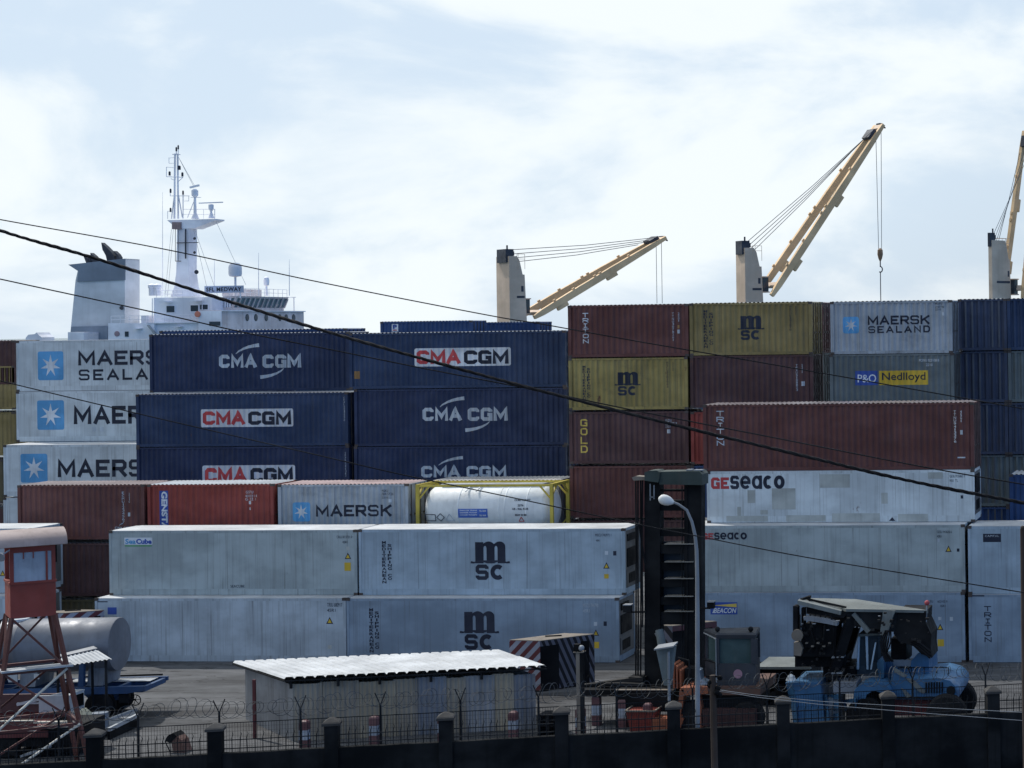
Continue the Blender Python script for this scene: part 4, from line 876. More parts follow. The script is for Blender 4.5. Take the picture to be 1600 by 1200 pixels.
def crane(label, xl, xc, xr, ytop, pivot, tip, phi, sep0, sep1, hook=None, wires_y=None, depth=S + 14, flip=1, wl=4, bw=.28):
    B = PX((xl + xr) / 2, 470, depth); h = Vector((math.cos(R(phi)), math.sin(R(phi)), 0)); n = Vector((-h.y, h.x, 0)) * flip
    o = thing('ship_crane', label, 'crane', (B.x, B.y, 6.0), 'deck cranes of the ship')
    zt = PX(xc, ytop, depth).z; zb = 6.0
    view = Vector((-B.x, -B.y, 0)).normalized(); cs, cb = abs(n.dot(view)), abs(h.dot(view))
    s_ = 3000 / ((B - CAM).dot(FWD))
    wb = (xc - xl) / s_ / max(cb, .25); ws = (xr - xc) / s_ / max(cs, .25)     # back face width (along n), side face width (along h)
    wb = min(wb, 4.5)
    def ring(z, fa, fb): return [B.xy.to_3d() + h * a_ + n * b_ + Vector((0, 0, z)) for a_, b_ in ((fa, -wb / 2), (fb, -wb / 2), (fb, wb / 2), (fa, wb / 2))]
    hb = ws / 2
    ped = MB().loft([ring(zb, -hb, hb + .3), ring(zt - 2.6, -hb, hb - .35), ring(zt - 2.6 + .02, -hb, hb - .65), ring(zt - .6, -hb, hb - 1.1), ring(zt, -hb, hb - 1.5)]).build('pedestal', CRANE, o)
    xf = Matrix(((h.x, n.x, 0, B.x), (h.y, n.y, 0, B.y), (0, 0, 1, 0), (0, 0, 0, 1)))
    wn = MB(xf); wn.box(-hb - .3, -hb + .9, -wb * .4, wb * .3, zt - .9, zt + 1.0); wn.box(-hb + .2, -hb + 1.2, -wb * .3, wb * .3, zt + .1, zt + .7); wn.tube((-hb + .7, 0, zt + .6), (-hb + .7, 0, zt + 1.6), .12, 6)
    wn.build('winch', PIPE, ped)
    rl = MB(xf)
    for a_ in (-hb + 1.2, hb - 1.3, hb - .3):
        for b_ in (-wb / 2, wb / 2): rl.tube((a_, b_, zt - 1.8), (a_, b_, zt + .3), .035, 4)
    for zz in (-.4, .3):
        for b_ in (-wb / 2, wb / 2): rl.tube((-hb + 1.2, b_, zt + zz), (hb - .3, b_, zt + zz), .03, 4)
    rl.build('railing', CRANE, ped)
    mk = MB(xf); mk.box(hb - .9 if True else 0, hb - .55, -wb / 2 - .03, -wb / 2 + .01, zt - 5.0, zt - 4.2); mk.box(-hb + 1.1, hb - .4, -wb / 2 - .03, -wb / 2 + .01, zt - 5.9, zt - 5.6); mk.each('maker_mark', PIPE, ped)
    zp = PX(pivot[0], pivot[1], depth).z
    cb_ = MB(xf); cb_.box(hb + .25, hb + 1.1, -.6, .6, zp + .6, zp + 2.6); cbo = cb_.build('cab', GLASS, o)
    MB(xf).box(hb + .2, hb + 1.25, -.7, .7, zp + 2.6, zp + 2.75).box(hb + .2, hb + 1.25, -.7, .7, zp + .45, zp + .6).each('cab_frame', CRANE, cbo)
    # jib
    d = ray(*tip); k = (-(B.x * h.y - B.y * h.x)) / (-(d.x * h.y - d.y * h.x)); T = CAM + d * k
    P0 = Vector((B.x, B.y, 0)) + h * (hb + .7); P0.z = zp
    ax = (T - P0); Lj = ax.length; ax.normalize(); upv = n.cross(ax) if flip > 0 else ax.cross(n)
    if upv.z < 0: upv = -upv
    def beam(sgn):
        rings = []
        for f, dp in ((0, .55), (.06, .85), (.25, 1.0), (.6, 1.0), (.9, .75), (1, .5)):
            c_ = P0 + ax * Lj * f + n * sgn * (sep0 * (1 - f) + sep1 * f) / 2
            rings.append([c_ + n * bw + upv * dp / 2, c_ - n * bw + upv * dp / 2, c_ - n * bw - upv * dp / 2, c_ + n * bw - upv * dp / 2])
        b_ = MB().loft(rings)
        for f in (.19, .56):
            c_ = P0 + ax * Lj * f + n * sgn * (sep0 * (1 - f) + sep1 * f) / 2 - upv * .75
            b_.bar(c_ - ax * .9, c_ + ax * .9, .5, .5, up=upv)
        for f in (.16, .3, .46, .5, .72):
            c_ = P0 + ax * Lj * f + n * sgn * (sep0 * (1 - f) + sep1 * f) / 2 + upv * .62
            b_.bar(c_ - ax * .2, c_ + ax * .2, .25, .22, up=upv)
        return b_.build('jib_beam', CRANEY, o)
    j1_ = beam(-1); beam(1)
    ch = MB()
    for f in (.06, .93, .985):
        w_ = (sep0 * (1 - f) + sep1 * f) / 2; ch.bar(P0 + ax * Lj * f - n * w_, P0 + ax * Lj * f + n * w_, .7, .5, up=upv)
    if sep1 > 3:
        for f in (.3, .6):
            w_ = (sep0 * (1 - f) + sep1 * f) / 2; ch.bar(P0 + ax * Lj * f - n * w_, P0 + ax * Lj * f + n * w_, .9, .7, up=upv)
    ch.each('crosshead', CRANE, o)
    sh = MB(); sh.bar(P0 + ax * Lj * .93 + upv * .55 - n * sep1 / 2.2, P0 + ax * Lj * .93 + upv * .55 + n * sep1 / 2.2, 1.6, .5, up=upv); sh.bar(T - n * .5, T + n * .5, .5, .6); sh.tube(T, T + Vector((.9, 0, -.4)), .12, 5); sh.build('sheaves', PIPE, o)
    top = Vector((B.x, B.y, zt)); lw = MB()
    for i in range(wl):
        q = (i - (wl - 1) / 2) / max(1, wl - 1)
        a_ = top + h * (-hb + .6 + .5 * i) + n * q * wb * .8 + Vector((0, 0, .9 - .55 * i)); b_ = P0 + ax * Lj * (.95 - .03 * i) + n * q * sep1 * .9 + upv * .7
        mid = (a_ + b_) / 2 - Vector((0, 0, .25)); lw.path([a_, mid, b_], .045, 4)
    lw.each('luffing_cable', CABLE, o)
    hc = MB()
    za = hook if hook else wires_y
    if za:
        for sgn in (-.5, .5):
            p = T - ax * .8 - upv * .4 + h * sgn * .9; q = Vector((p.x + (.35 * -sgn if hook else 0), p.y, PX(tip[0], za, T.y).z)); hc.tube(p, q, .04, 4)
        hc.each('hoist_cable', CABLE, o)
    if hook:
        c_ = T - ax * .8 - upv * .4; z_ = PX(tip[0], hook, T.y).z; c_ = Vector((c_.x, c_.y, z_))
        hb_ = MB().lathe(c_ + Vector((0, 0, .2)), (0, 0, -1), [(0, .12), (.25, .38), (.9, .42), (1.5, .28), (1.9, .1)], 10)
        ho = hb_.build('hook_block', paint('hook_block_rust', (.28, .17, .10), dirt=.4), o, smooth=True)
        m = MB().tube(c_ + Vector((0, 0, -1.6)), c_ + Vector((0, 0, -2.5)), .09, 6)
        m.path([c_ + Vector((.30 * math.cos(t_), 0, -2.9 + .42 * math.sin(t_))) for t_ in [R(a_) for a_ in range(100, -150, -25)]], .09, 6)
        m.tube(c_ + Vector((0, 0, -3.2)), c_ + Vector((.0, 0, -9)), .07, 5); m.build('hook', PIPE, ho)
crane('beige ship crane with low slung jib, leftmost of the three, above the navy stack', 777, 796.5, 823, 401, (832, 496), (1034, 372), 47, 5.2, 2.2, wires_y=474)
crane('beige ship crane with steeply raised jib and a dangling hook, middle of the three', 1151, 1165, 1194, 388, (1203, 462), (1374, 196), 40, 4.6, 2.2, hook=390)
crane('beige ship crane cut by the right edge, its jib seen almost end on', 1545.5, 1551, 1581, 376, (1577, 466), (1613, 204), 62, 3.5, 2.7, bw=.24)

# ------------------------------------------------------------------ boundary wall with pillars and spiked railing
def wline(A, B, px):
    d = ray(px, 1150); e = B - A; k = (A.x * e.y - A.y * e.x) / (d.x * e.y - d.y * e.x); return Vector((d.x * k, d.y * k, 0))
WA, WB = GZ(150, 1187, 2.0), GZ(1550, 1114, 2.0)
WD = (WB - WA); WD.z = 0; WD.normalize(); WN = Vector((-WD.y, WD.x, 0))
def boundary_wall():
    p0, p1 = wline(WA, WB, -60), wline(WA, WB, 1700)
    o = thing('boundary_wall', 'dark mossy concrete wall with square pillars along the bottom of the view', 'wall', ((p0 + p1) / 2))
    m = MB(); T = WN * .24
    n = 60; rings = []
    for i in range(n + 1):
        p = p0.lerp(p1, i / n); zt = 2.0 + rnd.uniform(-.012, .012)
        rings.append([p - T / 2, p + T / 2, p + T / 2 + Vector((0, 0, zt)), p - T / 2 + Vector((0, 0, zt))])
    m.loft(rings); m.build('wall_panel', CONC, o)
    px = [-38, 148, 337, 519, 697, 878, 1053, 1224, 1388, 1552, 1716]
    for i, x in enumerate(px):
        p = wline(WA, WB, x); h = 2.0 + .90 - .12 * (x / 1600) * .5; w_ = .21
        q = MB(); r = lambda k, z: [p + WD * a * k + WN * b * k + Vector((0, 0, z)) for a, b in ((-w_, -w_), (w_, -w_), (w_, w_), (-w_, w_))]
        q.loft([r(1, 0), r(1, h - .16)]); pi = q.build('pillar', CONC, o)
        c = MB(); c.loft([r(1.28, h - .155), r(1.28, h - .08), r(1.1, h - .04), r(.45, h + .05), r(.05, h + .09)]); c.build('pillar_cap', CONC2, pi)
        if i < len(px) - 1:
            a, b = p + WD * .25, wline(WA, WB, px[i + 1]) - WD * .25; Ld = (b - a).length; k = int(Ld / .215)
            m = MB()
            for z in (2.13, 2.40): m.bar(a + Vector((0, 0, z)), b + Vector((0, 0, z)), .025, .03)
            for j in range(1, k):
                c_ = a.lerp(b, j / k); lean = rnd.uniform(-.02, .02)
                m.path([c_ + Vector((0, 0, 1.99)), c_ + Vector((0, 0, 2.46)) + WD * lean, c_ + Vector((0, 0, 2.58)) + WD * (lean + .04), c_ + Vector((0, 0, 2.65)) + WD * (lean + .015)], [.013, .013, .011, .006], 5)
            m.build('spiked_railing', FENCE, o)
boundary_wall()

# ------------------------------------------------------------------ mesh fence with razor coil behind the wall
FA, FB_ = WA + WN * 1.7, WB + WN * 1.7
def mesh_fence():
    px = [-150, -35, 92, 216, 343, 470, 595, 720, 842, 964, 1083, 1199, 1313, 1427, 1541, 1655]
    P = [wline(FA, FB_, x) for x in px]
    o = thing('mesh_fence', 'welded mesh fence on Y topped posts with razor wire coil behind the wall', 'fence', (P[0] + P[-1]) / 2)
    V = lambda z: Vector((0, 0, z))
    post = None
    for p in P:
        m = MB(); m.tube(p, p + V(2.98), .034, 6)
        for s_ in (-1, 1): m.bar(p + V(2.95), p + V(3.38) + WD * s_ * .16 + WN * s_ * .08, .03)
        m.build('post', FENCE, o)
    for a, b in zip(P, P[1:]):
        m = MB(); Ld = (b - a).length; k = int(Ld / .085)
        for j in range(k):
            c = a.lerp(b, (j + .5) / k); m.add([c - WD *   .005 + V(.25), c + WD *   .005 + V(.25), c + WD *   .005 + V(2.62), c - WD *   .005 + V(2.62)], [(0, 1, 2, 3)])
        for j in range(18):
            z = .25 + j * .139; hh = .014 if j in (0, 9, 17) else .003; m.add([a + V(z - hh), b + V(z - hh), b + V(z + hh), a + V(z + hh)], [(0, 1, 2, 3)])
        m.build('mesh_panel', FENCE, o)
    a, b = P[0], P[-1]; Ld = (b - a).length; pts = []; turns = int(Ld / .30)
    rr = random.Random(3); ph = 0
    for i in range(turns * 12 + 1):
        t = i / (turns * 12); an = i * 2 * math.pi / 12
        r = .265 + .05 * math.sin(t * 61) + .03 * math.sin(t * 143 + 1); dz = .05 * math.sin(t * 37) + .04 * math.sin(t * 91)
        pts.append(a.lerp(b, min(1, max(0, t + .10 / Ld * math.sin(t * 301)))) + WN * r * math.cos(an) + V(3.08 + dz + r * math.sin(an)) + WD * .21 * math.cos(an))
    MB().path(pts, .0095, 3).build('razor_coil', RAZOR, o)
    m = MB()
    for z in (2.92, 3.2): m.tube(a + V(z), b + V(z), .006, 3)
    m.each('tension_wire', FENCE, o)
mesh_fence()

# ------------------------------------------------------------------ wires overhead
def cable(label, pts, Y, r, name='power_cable', lumpy=False):
    P = []
    n = len(pts)
    for i in range(n - 1):
        for k in range(8):
            t = k / 8; f = [pts[max(0, i - 1)], pts[i], pts[i + 1], pts[min(n - 1, i + 2)]]
            cr = lambda c: .5 * (2 * f[1][c] + (f[2][c] - f[0][c]) * t + (2 * f[0][c] - 5 * f[1][c] + 4 * f[2][c] - f[3][c]) * t * t + (3 * f[1][c] - f[0][c] - 3 * f[2][c] + f[3][c]) * t ** 3)
            P.append(PX(cr(0), cr(1), Y))
    P.append(PX(*pts[-1], Y))
    mid = P[len(P) // 2]; o = None
    rs = [r * (1 + (.28 * math.sin(i * 1.9) if lumpy else 0)) for i in range(len(P))]
    m = MB()
    if lumpy:
        Q = []
        for i in range(len(P) - 1):
            for k in range(3): Q.append(P[i].lerp(P[i + 1], k / 3))
        for s_ in (0, 2.09, 4.19):
            m.path([p + Vector((0, math.cos(i * .8 + s_), math.sin(i * .8 + s_))) * r * .55 for i, p in enumerate(Q)], [r * .62 * (1 + .15 * math.sin(i * .37)) for i in range(len(Q))], 6)
    else: m.path(P, rs, 6)
    b = m.build(name, WIRE, None, smooth=True); b['label'] = label; b['category'] = 'cable'; b['group'] = 'overhead cables crossing the view'; return b
cable('thin overhead cable, highest one at the left edge, passing over the funnel', [(-140, 315), (0, 343), (250, 388), (500, 441), (760, 492), (850, 507), (1000, 534), (1250, 577), (1600, 639), (1750, 666)], 31, .0105)
cable('thick twisted overhead cable sagging diagonally across the whole view', [(-140, 305), (0, 360), (150, 404), (330, 462), (500, 515), (680, 566), (850, 612), (1050, 663), (1250, 711), (1420, 751), (1600, 786), (1750, 814)], 30, .026, lumpy=True)
cable('thin overhead cable running just below the thick twisted one at right', [(-140, 405), (0, 436), (250, 490), (384, 520), (530, 549), (669, 577), (850, 612), (1000, 643), (1200, 682), (1440, 729), (1600, 757), (1750, 783)], 30.6, .0115)
cable('thin overhead cable, lowest one, dropping in front of the white tank', [(-140, 560), (0, 595), (210, 645), (400, 689), (500, 712), (625, 741), (760, 769), (850, 788), (995, 819), (1096, 839), (1250, 869), (1420, 897), (1600, 926), (1750, 951)], 31.5, .010)
def low_line(label, pts):
    b = MB().path([PX(x, y, 57.5 - i * .2) for i, (x, y) in enumerate(pts)], .009, 5).build('service_wire', LAMPG); b['label'] = label; b['category'] = 'wire'; b['group'] = 'pale wires from the wooden post'
low_line('upper of two pale wires running right from the short wooden post', [(1124, 1078), (1180, 1086), (1284, 1096), (1440, 1105), (1600, 1113), (1700, 1118)])
low_line('lower of two pale wires running right from the short wooden post', [(1124, 1080), (1180, 1089), (1284, 1101), (1440, 1114), (1600, 1126), (1700, 1133)])

# ------------------------------------------------------------------ posts and lamps
def at_depth(px, py, D): return PD(px, py, D)
def post_line(p, z0, z1): return Vector((p.x, p.y, z0)), Vector((p.x, p.y, z1))
def street_lamp():
    D = 63.4; b = PD(1090, 1135, D); top = PD(1089.5, 905, D); o = thing('street_lamp', 'pale metal street lamp with curved arm in front of the lift truck mast', 'street lamp', (b.x, b.y, 0))
    pts = [Vector((b.x, b.y, 0)), Vector((b.x, b.y, b.z)), PD(1089.8, 980, D), top, PD(1088.5, 860, D), PD(1086, 836, D), PD(1081, 815, D), PD(1073, 797, D), PD(1060, 788, D), PD(1050, 784, D)]
    MB().path(pts, [.085, .083, .075, .068, .062, .056, .05, .046, .043, .042], 12).build('pole', LAMPG, o, smooth=True)
    d = (PD(1032, 779, D) - PD(1053, 785.5, D)).normalized()
    MB().lathe(PD(1053, 785.5, D), d, [(0, .05), (.06, .09), (.16, .15), (.28, .175), (.4, .165), (.48, .12), (.53, .03)], 16).build('lamp_head', LAMPH, o, smooth=True)
street_lamp()
def round_post(name, label, cat, px, ytop, D, r, m, extra=None):
    t = PD(px, ytop, D); o = thing(name, label, cat, (t.x, t.y, 0)); MB().tube((t.x, t.y, 0), t, r, 8).build('post', m, o); return o, t
def wood_post():
    t = PD(1114, 1055, 58); o = thing('wooden_post', 'short dark wooden post before the wall with tangled wire fittings', 'post', (t.x, t.y, 0))
    MB().path([(t.x + .03, t.y, 0), (t.x, t.y, t.z - 1), (t.x - .01, t.y, t.z)], [.11, .10, .095], 8).build('post', WOOD, o)
    m = MB()
    for i in range(6): m.ball(t + Vector((rnd.uniform(-.16, .2), rnd.uniform(-.1, .1), -.1 - i * .1)), rnd.uniform(.06, .11), 7)
    m.tube(t + Vector((-.2, 0, -.02)), t + Vector((.26, 0, -.05)), .03, 6); m.tube(t + Vector((-.18, -.04, -.3)), t + Vector((.22, .03, -.55)), .02, 6); m.build('fittings', BLACKM, o)
wood_post()
t = PD(1598, 826, 50); o = thing('utility_pole', 'dark brown wooden pole at the right edge', 'pole', (t.x, t.y, 0))
MB().path([(t.x + .02, t.y, 0), (t.x, t.y, t.z * .6), (t.x, t.y, t.z)], [.10, .085, .07], 10).build('pole', WOOD, o)
MB().ball(t + Vector((0, 0, .02)), .06, 8).build('pole_top', WOOD, o)
def camera_post():
    D = 70.5; t = PD(906, 1019, D); o = thing('camera_post', 'rusty square post with a small floodlight box on top, right of the striped box', 'post', (t.x, t.y, 0))
    x, y = t.x, t.y; MB().box(x - .12, x + .02, y - .1, y + .1, 0, t.z).build('post', RUSTY, o); MB().box(x + .021, x + .13, y - .09, y + .09, 0, t.z - .01).build('back_flange', DARKST, o)
    MB().box(x - .2, x + .18, y - .16, y + .16, t.z, t.z + .03).build('plate', RUSTY, o)
    h = MB().box(x - .2, x + .0, y - .1, y + .12, t.z + .04, t.z + .3).build('floodlight', BLACKM, o); MB().ball((x + .08, y - .05, t.z + .16), .11, 10).build('lamp', LAMPG, h)
    MB().path([(x + .14, y, t.z + .2), (x + .25, y, t.z - .2), (x + .36, y, t.z - .5), (x + .33, y, t.z - .85), (x + .2, y, t.z - .95), (x + .14, y, t.z - .8)], .018, 5).build('cord', WIRE, o)
camera_post()
def solar_post():
    D = 67; t = PD(1044.5, 1018, D); o = thing('solar_post', 'white steel pole with a tilted flat panel on top, left of the street lamp', 'pole', (t.x, t.y, 0))
    MB().tube((t.x, t.y, 0), (t.x, t.y, t.z), .05, 8).build('pole', LAMPG, o)
    c = Vector((t.x - .12, t.y, t.z + .1)); MB().prism([c + Vector(v) for v in ((-.34, -.2, -.03), (.36, -.2, .08), (.36, .35, .14), (-.34, .35, .03))], (0, 0, .05)).build('panel', LAMPG, o)
    MB().prism([c + Vector(v) for v in ((-.36, .1, -.03), (-.1, .1, -1.3), (.12, .1, -1.32), (.3, .1, .05))], (0, .3, 0)).build('cover', DGREY, o)
solar_post()

# ------------------------------------------------------------------ red and white bollards
bl = [(476, 1125, 70, 'behind the fence post at the left of the shed'), (585, 1118, 70.6, 'before the middle of the shed wall'), (802, 1111, 71.4, 'before the right end of the shed'), (692, 1116, 71, 'peeking over a wall pillar before the shed'),
      (907, 1105, 71.5, 'at the foot of the rusty floodlight post'), (932, 1086, 73.6, 'tallest, right of the rusty floodlight post'), (973, 1091, 73.0, 'in shade before the black truck chassis'), (1012, 1098, 72.2, 'lit, in front of the red skip')]
proto = None
for px, yt, D, where in bl:
    t = PD(px, yt, D)
    if proto is None:
        proto = thing('bollard', '', 'bollard', (t.x, t.y, 0), 'red and white bollards behind the fence')
        H = 1.1
        m = MB(); m.loft([[(t.x + a * .15 * k, t.y + b * .15 * k, z) for a, b in ((-1, -1), (1, -1), (1, 1), (-1, 1))] for z, k in ((0, 1), (.38, 1))]); m.build('base', BOLR, proto)
        m = MB(); m.loft([[(t.x + a * .15, t.y + b * .15, z) for a, b in ((-1, -1), (1, -1), (1, 1), (-1, 1))] for z in (.38, .74)]); m.build('white_band', BOLW, proto)
        m = MB(); m.loft([[(t.x + a * .15 * k, t.y + b * .15 * k, z) for a, b in ((-1, -1), (1, -1), (1, 1), (-1, 1))] for z, k in ((.74, 1), (1.0, 1), (1.06, .82), (1.10, .45))]); m.build('rounded_top', BOLR, proto)
        q = proto
    else:
        q = copy_tree(proto); q.location = (t.x, t.y, 0)
    q.scale = (1, 1, max(.8, t.z / 1.1)); q['label'] = 'red and white concrete bollard ' + where

# ------------------------------------------------------------------ watchtower
def watchtower():
    D = 66.5; c = PD(47, 900, D); xf = frame_xf((c.x, c.y, 0), R(40))
    zz = lambda y: HCAM - (y - 525.2) * D / 3000
    zf, zs, zt = zz(960), zz(905), zz(849); w_ = .70; d_ = .72
    o = thing('watchtower', 'red guard watchtower with curved roof on lattice legs', 'watchtower', (c.x, c.y, 0))
    cab = MB(xf).box(-w_, w_, -d_, d_, zf, zs).box(-w_ - .03, w_ + .03, -d_ - .03, d_ + .03, zs - .06, zs + .02)
    for a in (-1, 1):
        for b in (-1, 1): cab.box(a * w_ - (.12 if a > 0 else 0), a * w_ + (0 if a > 0 else .12), b * d_ - (.12 if b > 0 else 0), b * d_ + (0 if b > 0 else .12), zs + .02, zt)
    for b in (-d_, d_ - .1): cab.box(-w_ + .12, w_ - .12, b, b + .1, zt - .22, zt)
    cb = cab.build('cabin', TOWR, o)
    MB(xf).box(-w_ + .12, w_ - .12, -d_ + .03, -d_ + .05, zs + .02, zt - .22).build('plastic_window', paint('milky_plastic', (.33, .37, .43), dirt=.25, rough=.3, streak=1.0), cb)
    MB(xf).box(-w_ + .12, w_ - .12, d_ - .06, d_ - .04, zs + .02, zt - .22).build('plastic_window', MATS['milky_plastic'], cb)
    MB(xf).box(-w_ + .2, w_ - .3, -.25, .3, zs - .1, zs + .32).build('seat', BOLR, cb)
    m = MB(xf)
    for xx in (-.28, .02): m.bar((xx, -d_ + .01, zs + .8), (xx, -d_ + .01, zt - .2), .03)
    m.box(w_ - .3, w_ - .24, -d_ - .01, -d_ + .02, zs, zt - .2); m.build('window_bar', TOWR, cb)
    ln, rd = 1.06, .92; prof = []
    for i in range(13):
        a = math.pi * i / 12; prof.append((-math.cos(a) * rd, math.sin(a) * .52))
    m = MB(xf); rings = []
    for xx in (-ln, -.4, .0, .45, ln): rings.append([(xx, y, zt + z) for y, z in prof] + [(xx, y * .97, zt + z * .93 - .015) for y, z in prof[::-1]])
    m.loft(rings); m.build('curved_roof', PINKROOF, o, smooth=True)
    legs = []
    for a in (-1, 1):
        for b in (-1, 1):
            p, q = (a * w_ * .95, b * d_ * .95, zf + .02), (a * 1.62, b * 1.62, 0); MB(xf).bar(p, q, .12).build('leg', TOWLEG, o)
    def cn(a, b, z): t_ = 1 - z / zf; return Vector((a * (w_ * .95 + (1.62 - w_ * .95) * t_), b * (d_ * .95 + (1.62 - d_ * .95) * t_), z))
    z1, z2 = zz(1042), zz(1128)
    for z in (z1, z2):
        for A, B in (((-1, -1), (1, -1)), ((1, -1), (1, 1)), ((1, 1), (-1, 1)), ((-1, 1), (-1, -1))): MB(xf).bar(cn(*A, z), cn(*B, z), .09).build('crossbar', TOWLEG, o)
    for k, (za, zb) in enumerate(((0.1, z2), (z2, z1), (z1, zf))):
        for j, (A, B) in enumerate((((-1, -1), (1, -1)), ((1, -1), (1, 1)), ((1, 1), (-1, 1)), ((-1, 1), (-1, -1)))):
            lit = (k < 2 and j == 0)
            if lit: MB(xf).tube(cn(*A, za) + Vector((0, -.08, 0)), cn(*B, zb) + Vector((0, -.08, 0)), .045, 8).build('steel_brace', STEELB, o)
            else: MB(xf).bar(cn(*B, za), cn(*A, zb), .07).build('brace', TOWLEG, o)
            if k == 1 and j in (0, 2): MB(xf).bar(cn(*B, za), cn(*A, zb), .07).build('brace', TOWLEG, o)
    z = z1 + .06; MB(xf).box(-1.05, 1.15, -1.2, -.55, z, z + .06).build('plank_platform', ROOFG, o)
    MB(xf).lathe((-w_ - .25, -d_ - .1, zt - .25), (-.5, -.6, -.4), [(-.1, .03), (0, .1), (.12, .18), (.13, .16)], 12).bar((-w_ - .25, -d_ - .1, zt - .25), (-w_, -d_, zt - .1), .04).build('floodlight', LAMPG, o)
watchtower()

# ------------------------------------------------------------------ tank trailer
def wheel(mbx, c, r, w_, axis, parent, name='wheel'):
    c = Vector(c); a = Vector(axis)
    k = MB(mbx).lathe(c - a * w_ / 2, a, [(0, r * .55), (.0, r * .9), (w_ * .15, r), (w_ * .85, r), (w_, r * .9), (w_, r * .55)], 22).build(name, RUBBER, parent, smooth=True)
    MB(mbx).lathe(c - a * (w_ / 2 + .012), a, [(.0, .08), (.02, r * .3), (.05, r * .54), (w_ + .0, r * .54)], 18).build('rim', DARKST, k, smooth=True); return k
def tank_trailer():
    e = PD(187, 1006, 77); xf = frame_xf((e.x, e.y, 0), R(7)); zc = e.z; r = 1.06; Ln = 4.75
    o = thing('tank_trailer', 'silver cylindrical tank on a blue flatbed trailer behind the watchtower', 'trailer', (e.x - 2, e.y, 0))
    tk = MB(xf).lathe((-Ln, 0, zc), (1, 0, 0), [(0, .05), (.05, r * .6), (.16, r * .9), (.25, r), (1.0, r), (1.02, r + .012), (1.05, r + .012), (1.07, r), (2.6, r + .004), (3.8, r), (Ln - .03, r), (Ln, r * .985), (Ln + .03, r * .7), (Ln + .045, .02)], 44).build('tank', TANKS, o, smooth=True)
    m = MB(xf)
    for yy in (-.35, .1): m.path([(-Ln + .5, yy - .9, zc - 1.0), (-Ln + .45, yy - 1.0, zc + .3), (-Ln + .5, yy - .5, zc + r + .1), (-Ln + .6, yy + .2, zc + r + .15)], .035, 6)
    for i in range(7): m.tube((-Ln + .47, -1.28, zc - .9 + i * .28), (-Ln + .47, -.82, zc - .9 + i * .28), .022, 6)
    m.build('ladder', DARKST, tk)
    MB(xf).lathe((-Ln + .75, 0, zc + r - .08), (0, 0, 1), [(0, .42), (.12, .42), (.14, .36), (.2, .3), (.26, .05)], 16).build('manhole', TANKW, tk)
    for xx in (-.95, -3.6): MB(xf).prism([(xx, -.8, 1.3), (xx + .62, -.8, 1.3), (xx + .66, -.62, zc - .78), (xx, -.62, zc - .78)], (0, 1.5, 0)).build('saddle', MGREY, tk)
    MB(xf).prism([(-1.22, -1.0, 1.3), (-1.0, -1.0, 1.3), (-.98, -1.0, zc - .55), (-1.14, -1.0, zc - .55)], (0, .2, 0)).build('stake', TRBLUE, o)
    bd = MB(xf)
    for yy in (-1.12, 1.0): bd.prism([(-6.2, yy, 1.02), (.75, yy, 1.02), (1.45, yy, 1.14), (1.45, yy, 1.3), (1.15, yy, 1.3), (-6.2, yy, 1.27)], (0, .12, 0))
    bd.box(-6.2, 1.1, -.5, -.38, .95, 1.2); bd.box(-6.2, 1.1, .38, .5, .95, 1.2)
    for xx in (-5.5, -4.0, -2.5, -1.2, .2, 1.25): bd.box(xx, xx + .14, -1.0, 1.0, 1.06, 1.25)
    bd.build('bed', TRBLUE, o)
    MB(xf).box(-2.2, 1.1, .2, .98, 1.262, 1.275).build('deck_plate', ROOFG, o)
    lr = MB(xf); lr.tube((-1.9, .9, 1.36), (1.3, .9, 1.4), .04, 6); lr.build('side_rail', DARKST, o)
    for yy in (-.95, -.62, .62, .95): wheel(xf, (-.42, yy, .52), .52, .28, (0, 1, 0), o)
    m = MB(xf)
    for yy in (-.5, .5):
        m.bar((-1.15, yy, 1.0), (-.6, yy, .5), .16); m.bar((.25, yy, 1.0), (-.2, yy, .5), .16); m.box(-.62, -.22, yy - .1, yy + .1, .5, 1.0)
    m.bar((-.42, -1.0, .52), (-.42, 1.0, .52), .14); m.build('suspension', TRBLUE, o)
    hw = MB(xf); P = [(.98 + .21 * math.cos(R(a)), -.9, .72 + .21 * math.sin(R(a))) for a in range(0, 361, 20)]; hw.path(P, .02, 6)
    for a in (10, 70, 130): hw.bar((.98 + .2 * math.cos(R(a)), -.9, .72 + .2 * math.sin(R(a))), (.98 - .2 * math.cos(R(a)), -.9, .72 - .2 * math.sin(R(a))), .02)
    hw.box(.35, .75, -.95, -.75, .62, 1.0); hw.bar((.7, -.88, .75), (1.0, -.88, .73), .05); hw.build('handwheel', BLACKM, o)
    # equipment at the front end of the bed
    fc = MB(xf).box(-6.3, -4.95, -1.0, 1.0, 1.28, 2.2).build('pump_cabinet', DARKST, o)
    MB(xf).box(-6.4, -4.75, -1.12, 1.1, 2.62, 2.9).build('cabinet_roof', APPL, fc); MB(xf).box(-6.3, -4.95, -.9, .9, 2.2, 2.62).build('cabinet_mesh', MGREY, fc)
    q = MB(xf); q.box(-3.9, -3.55, -1.04, -.98, 1.55, 1.85); q.box(-2.9, -2.7, -1.04, -.98, 1.65, 1.85); q.build('plate', APPL, fc)
    m = MB(xf)
    for z in (1.9, 2.5, 3.4): m.tube((-6.4, -1.3, z), (-4.2, -1.3, z), .03, 6)
    for xx in (-5.6, -4.9, -4.25): m.tube((xx, -1.3, 1.25), (xx, -1.3, 3.45), .03, 6)
    m.build('guard_rail', RUSTY, o)
    for xx in (-5.2, -3.1): MB(xf).box(xx, xx + .12, -.9, -.75, 0, 1.0).build('landing_leg', DARKST, o)
tank_trailer()

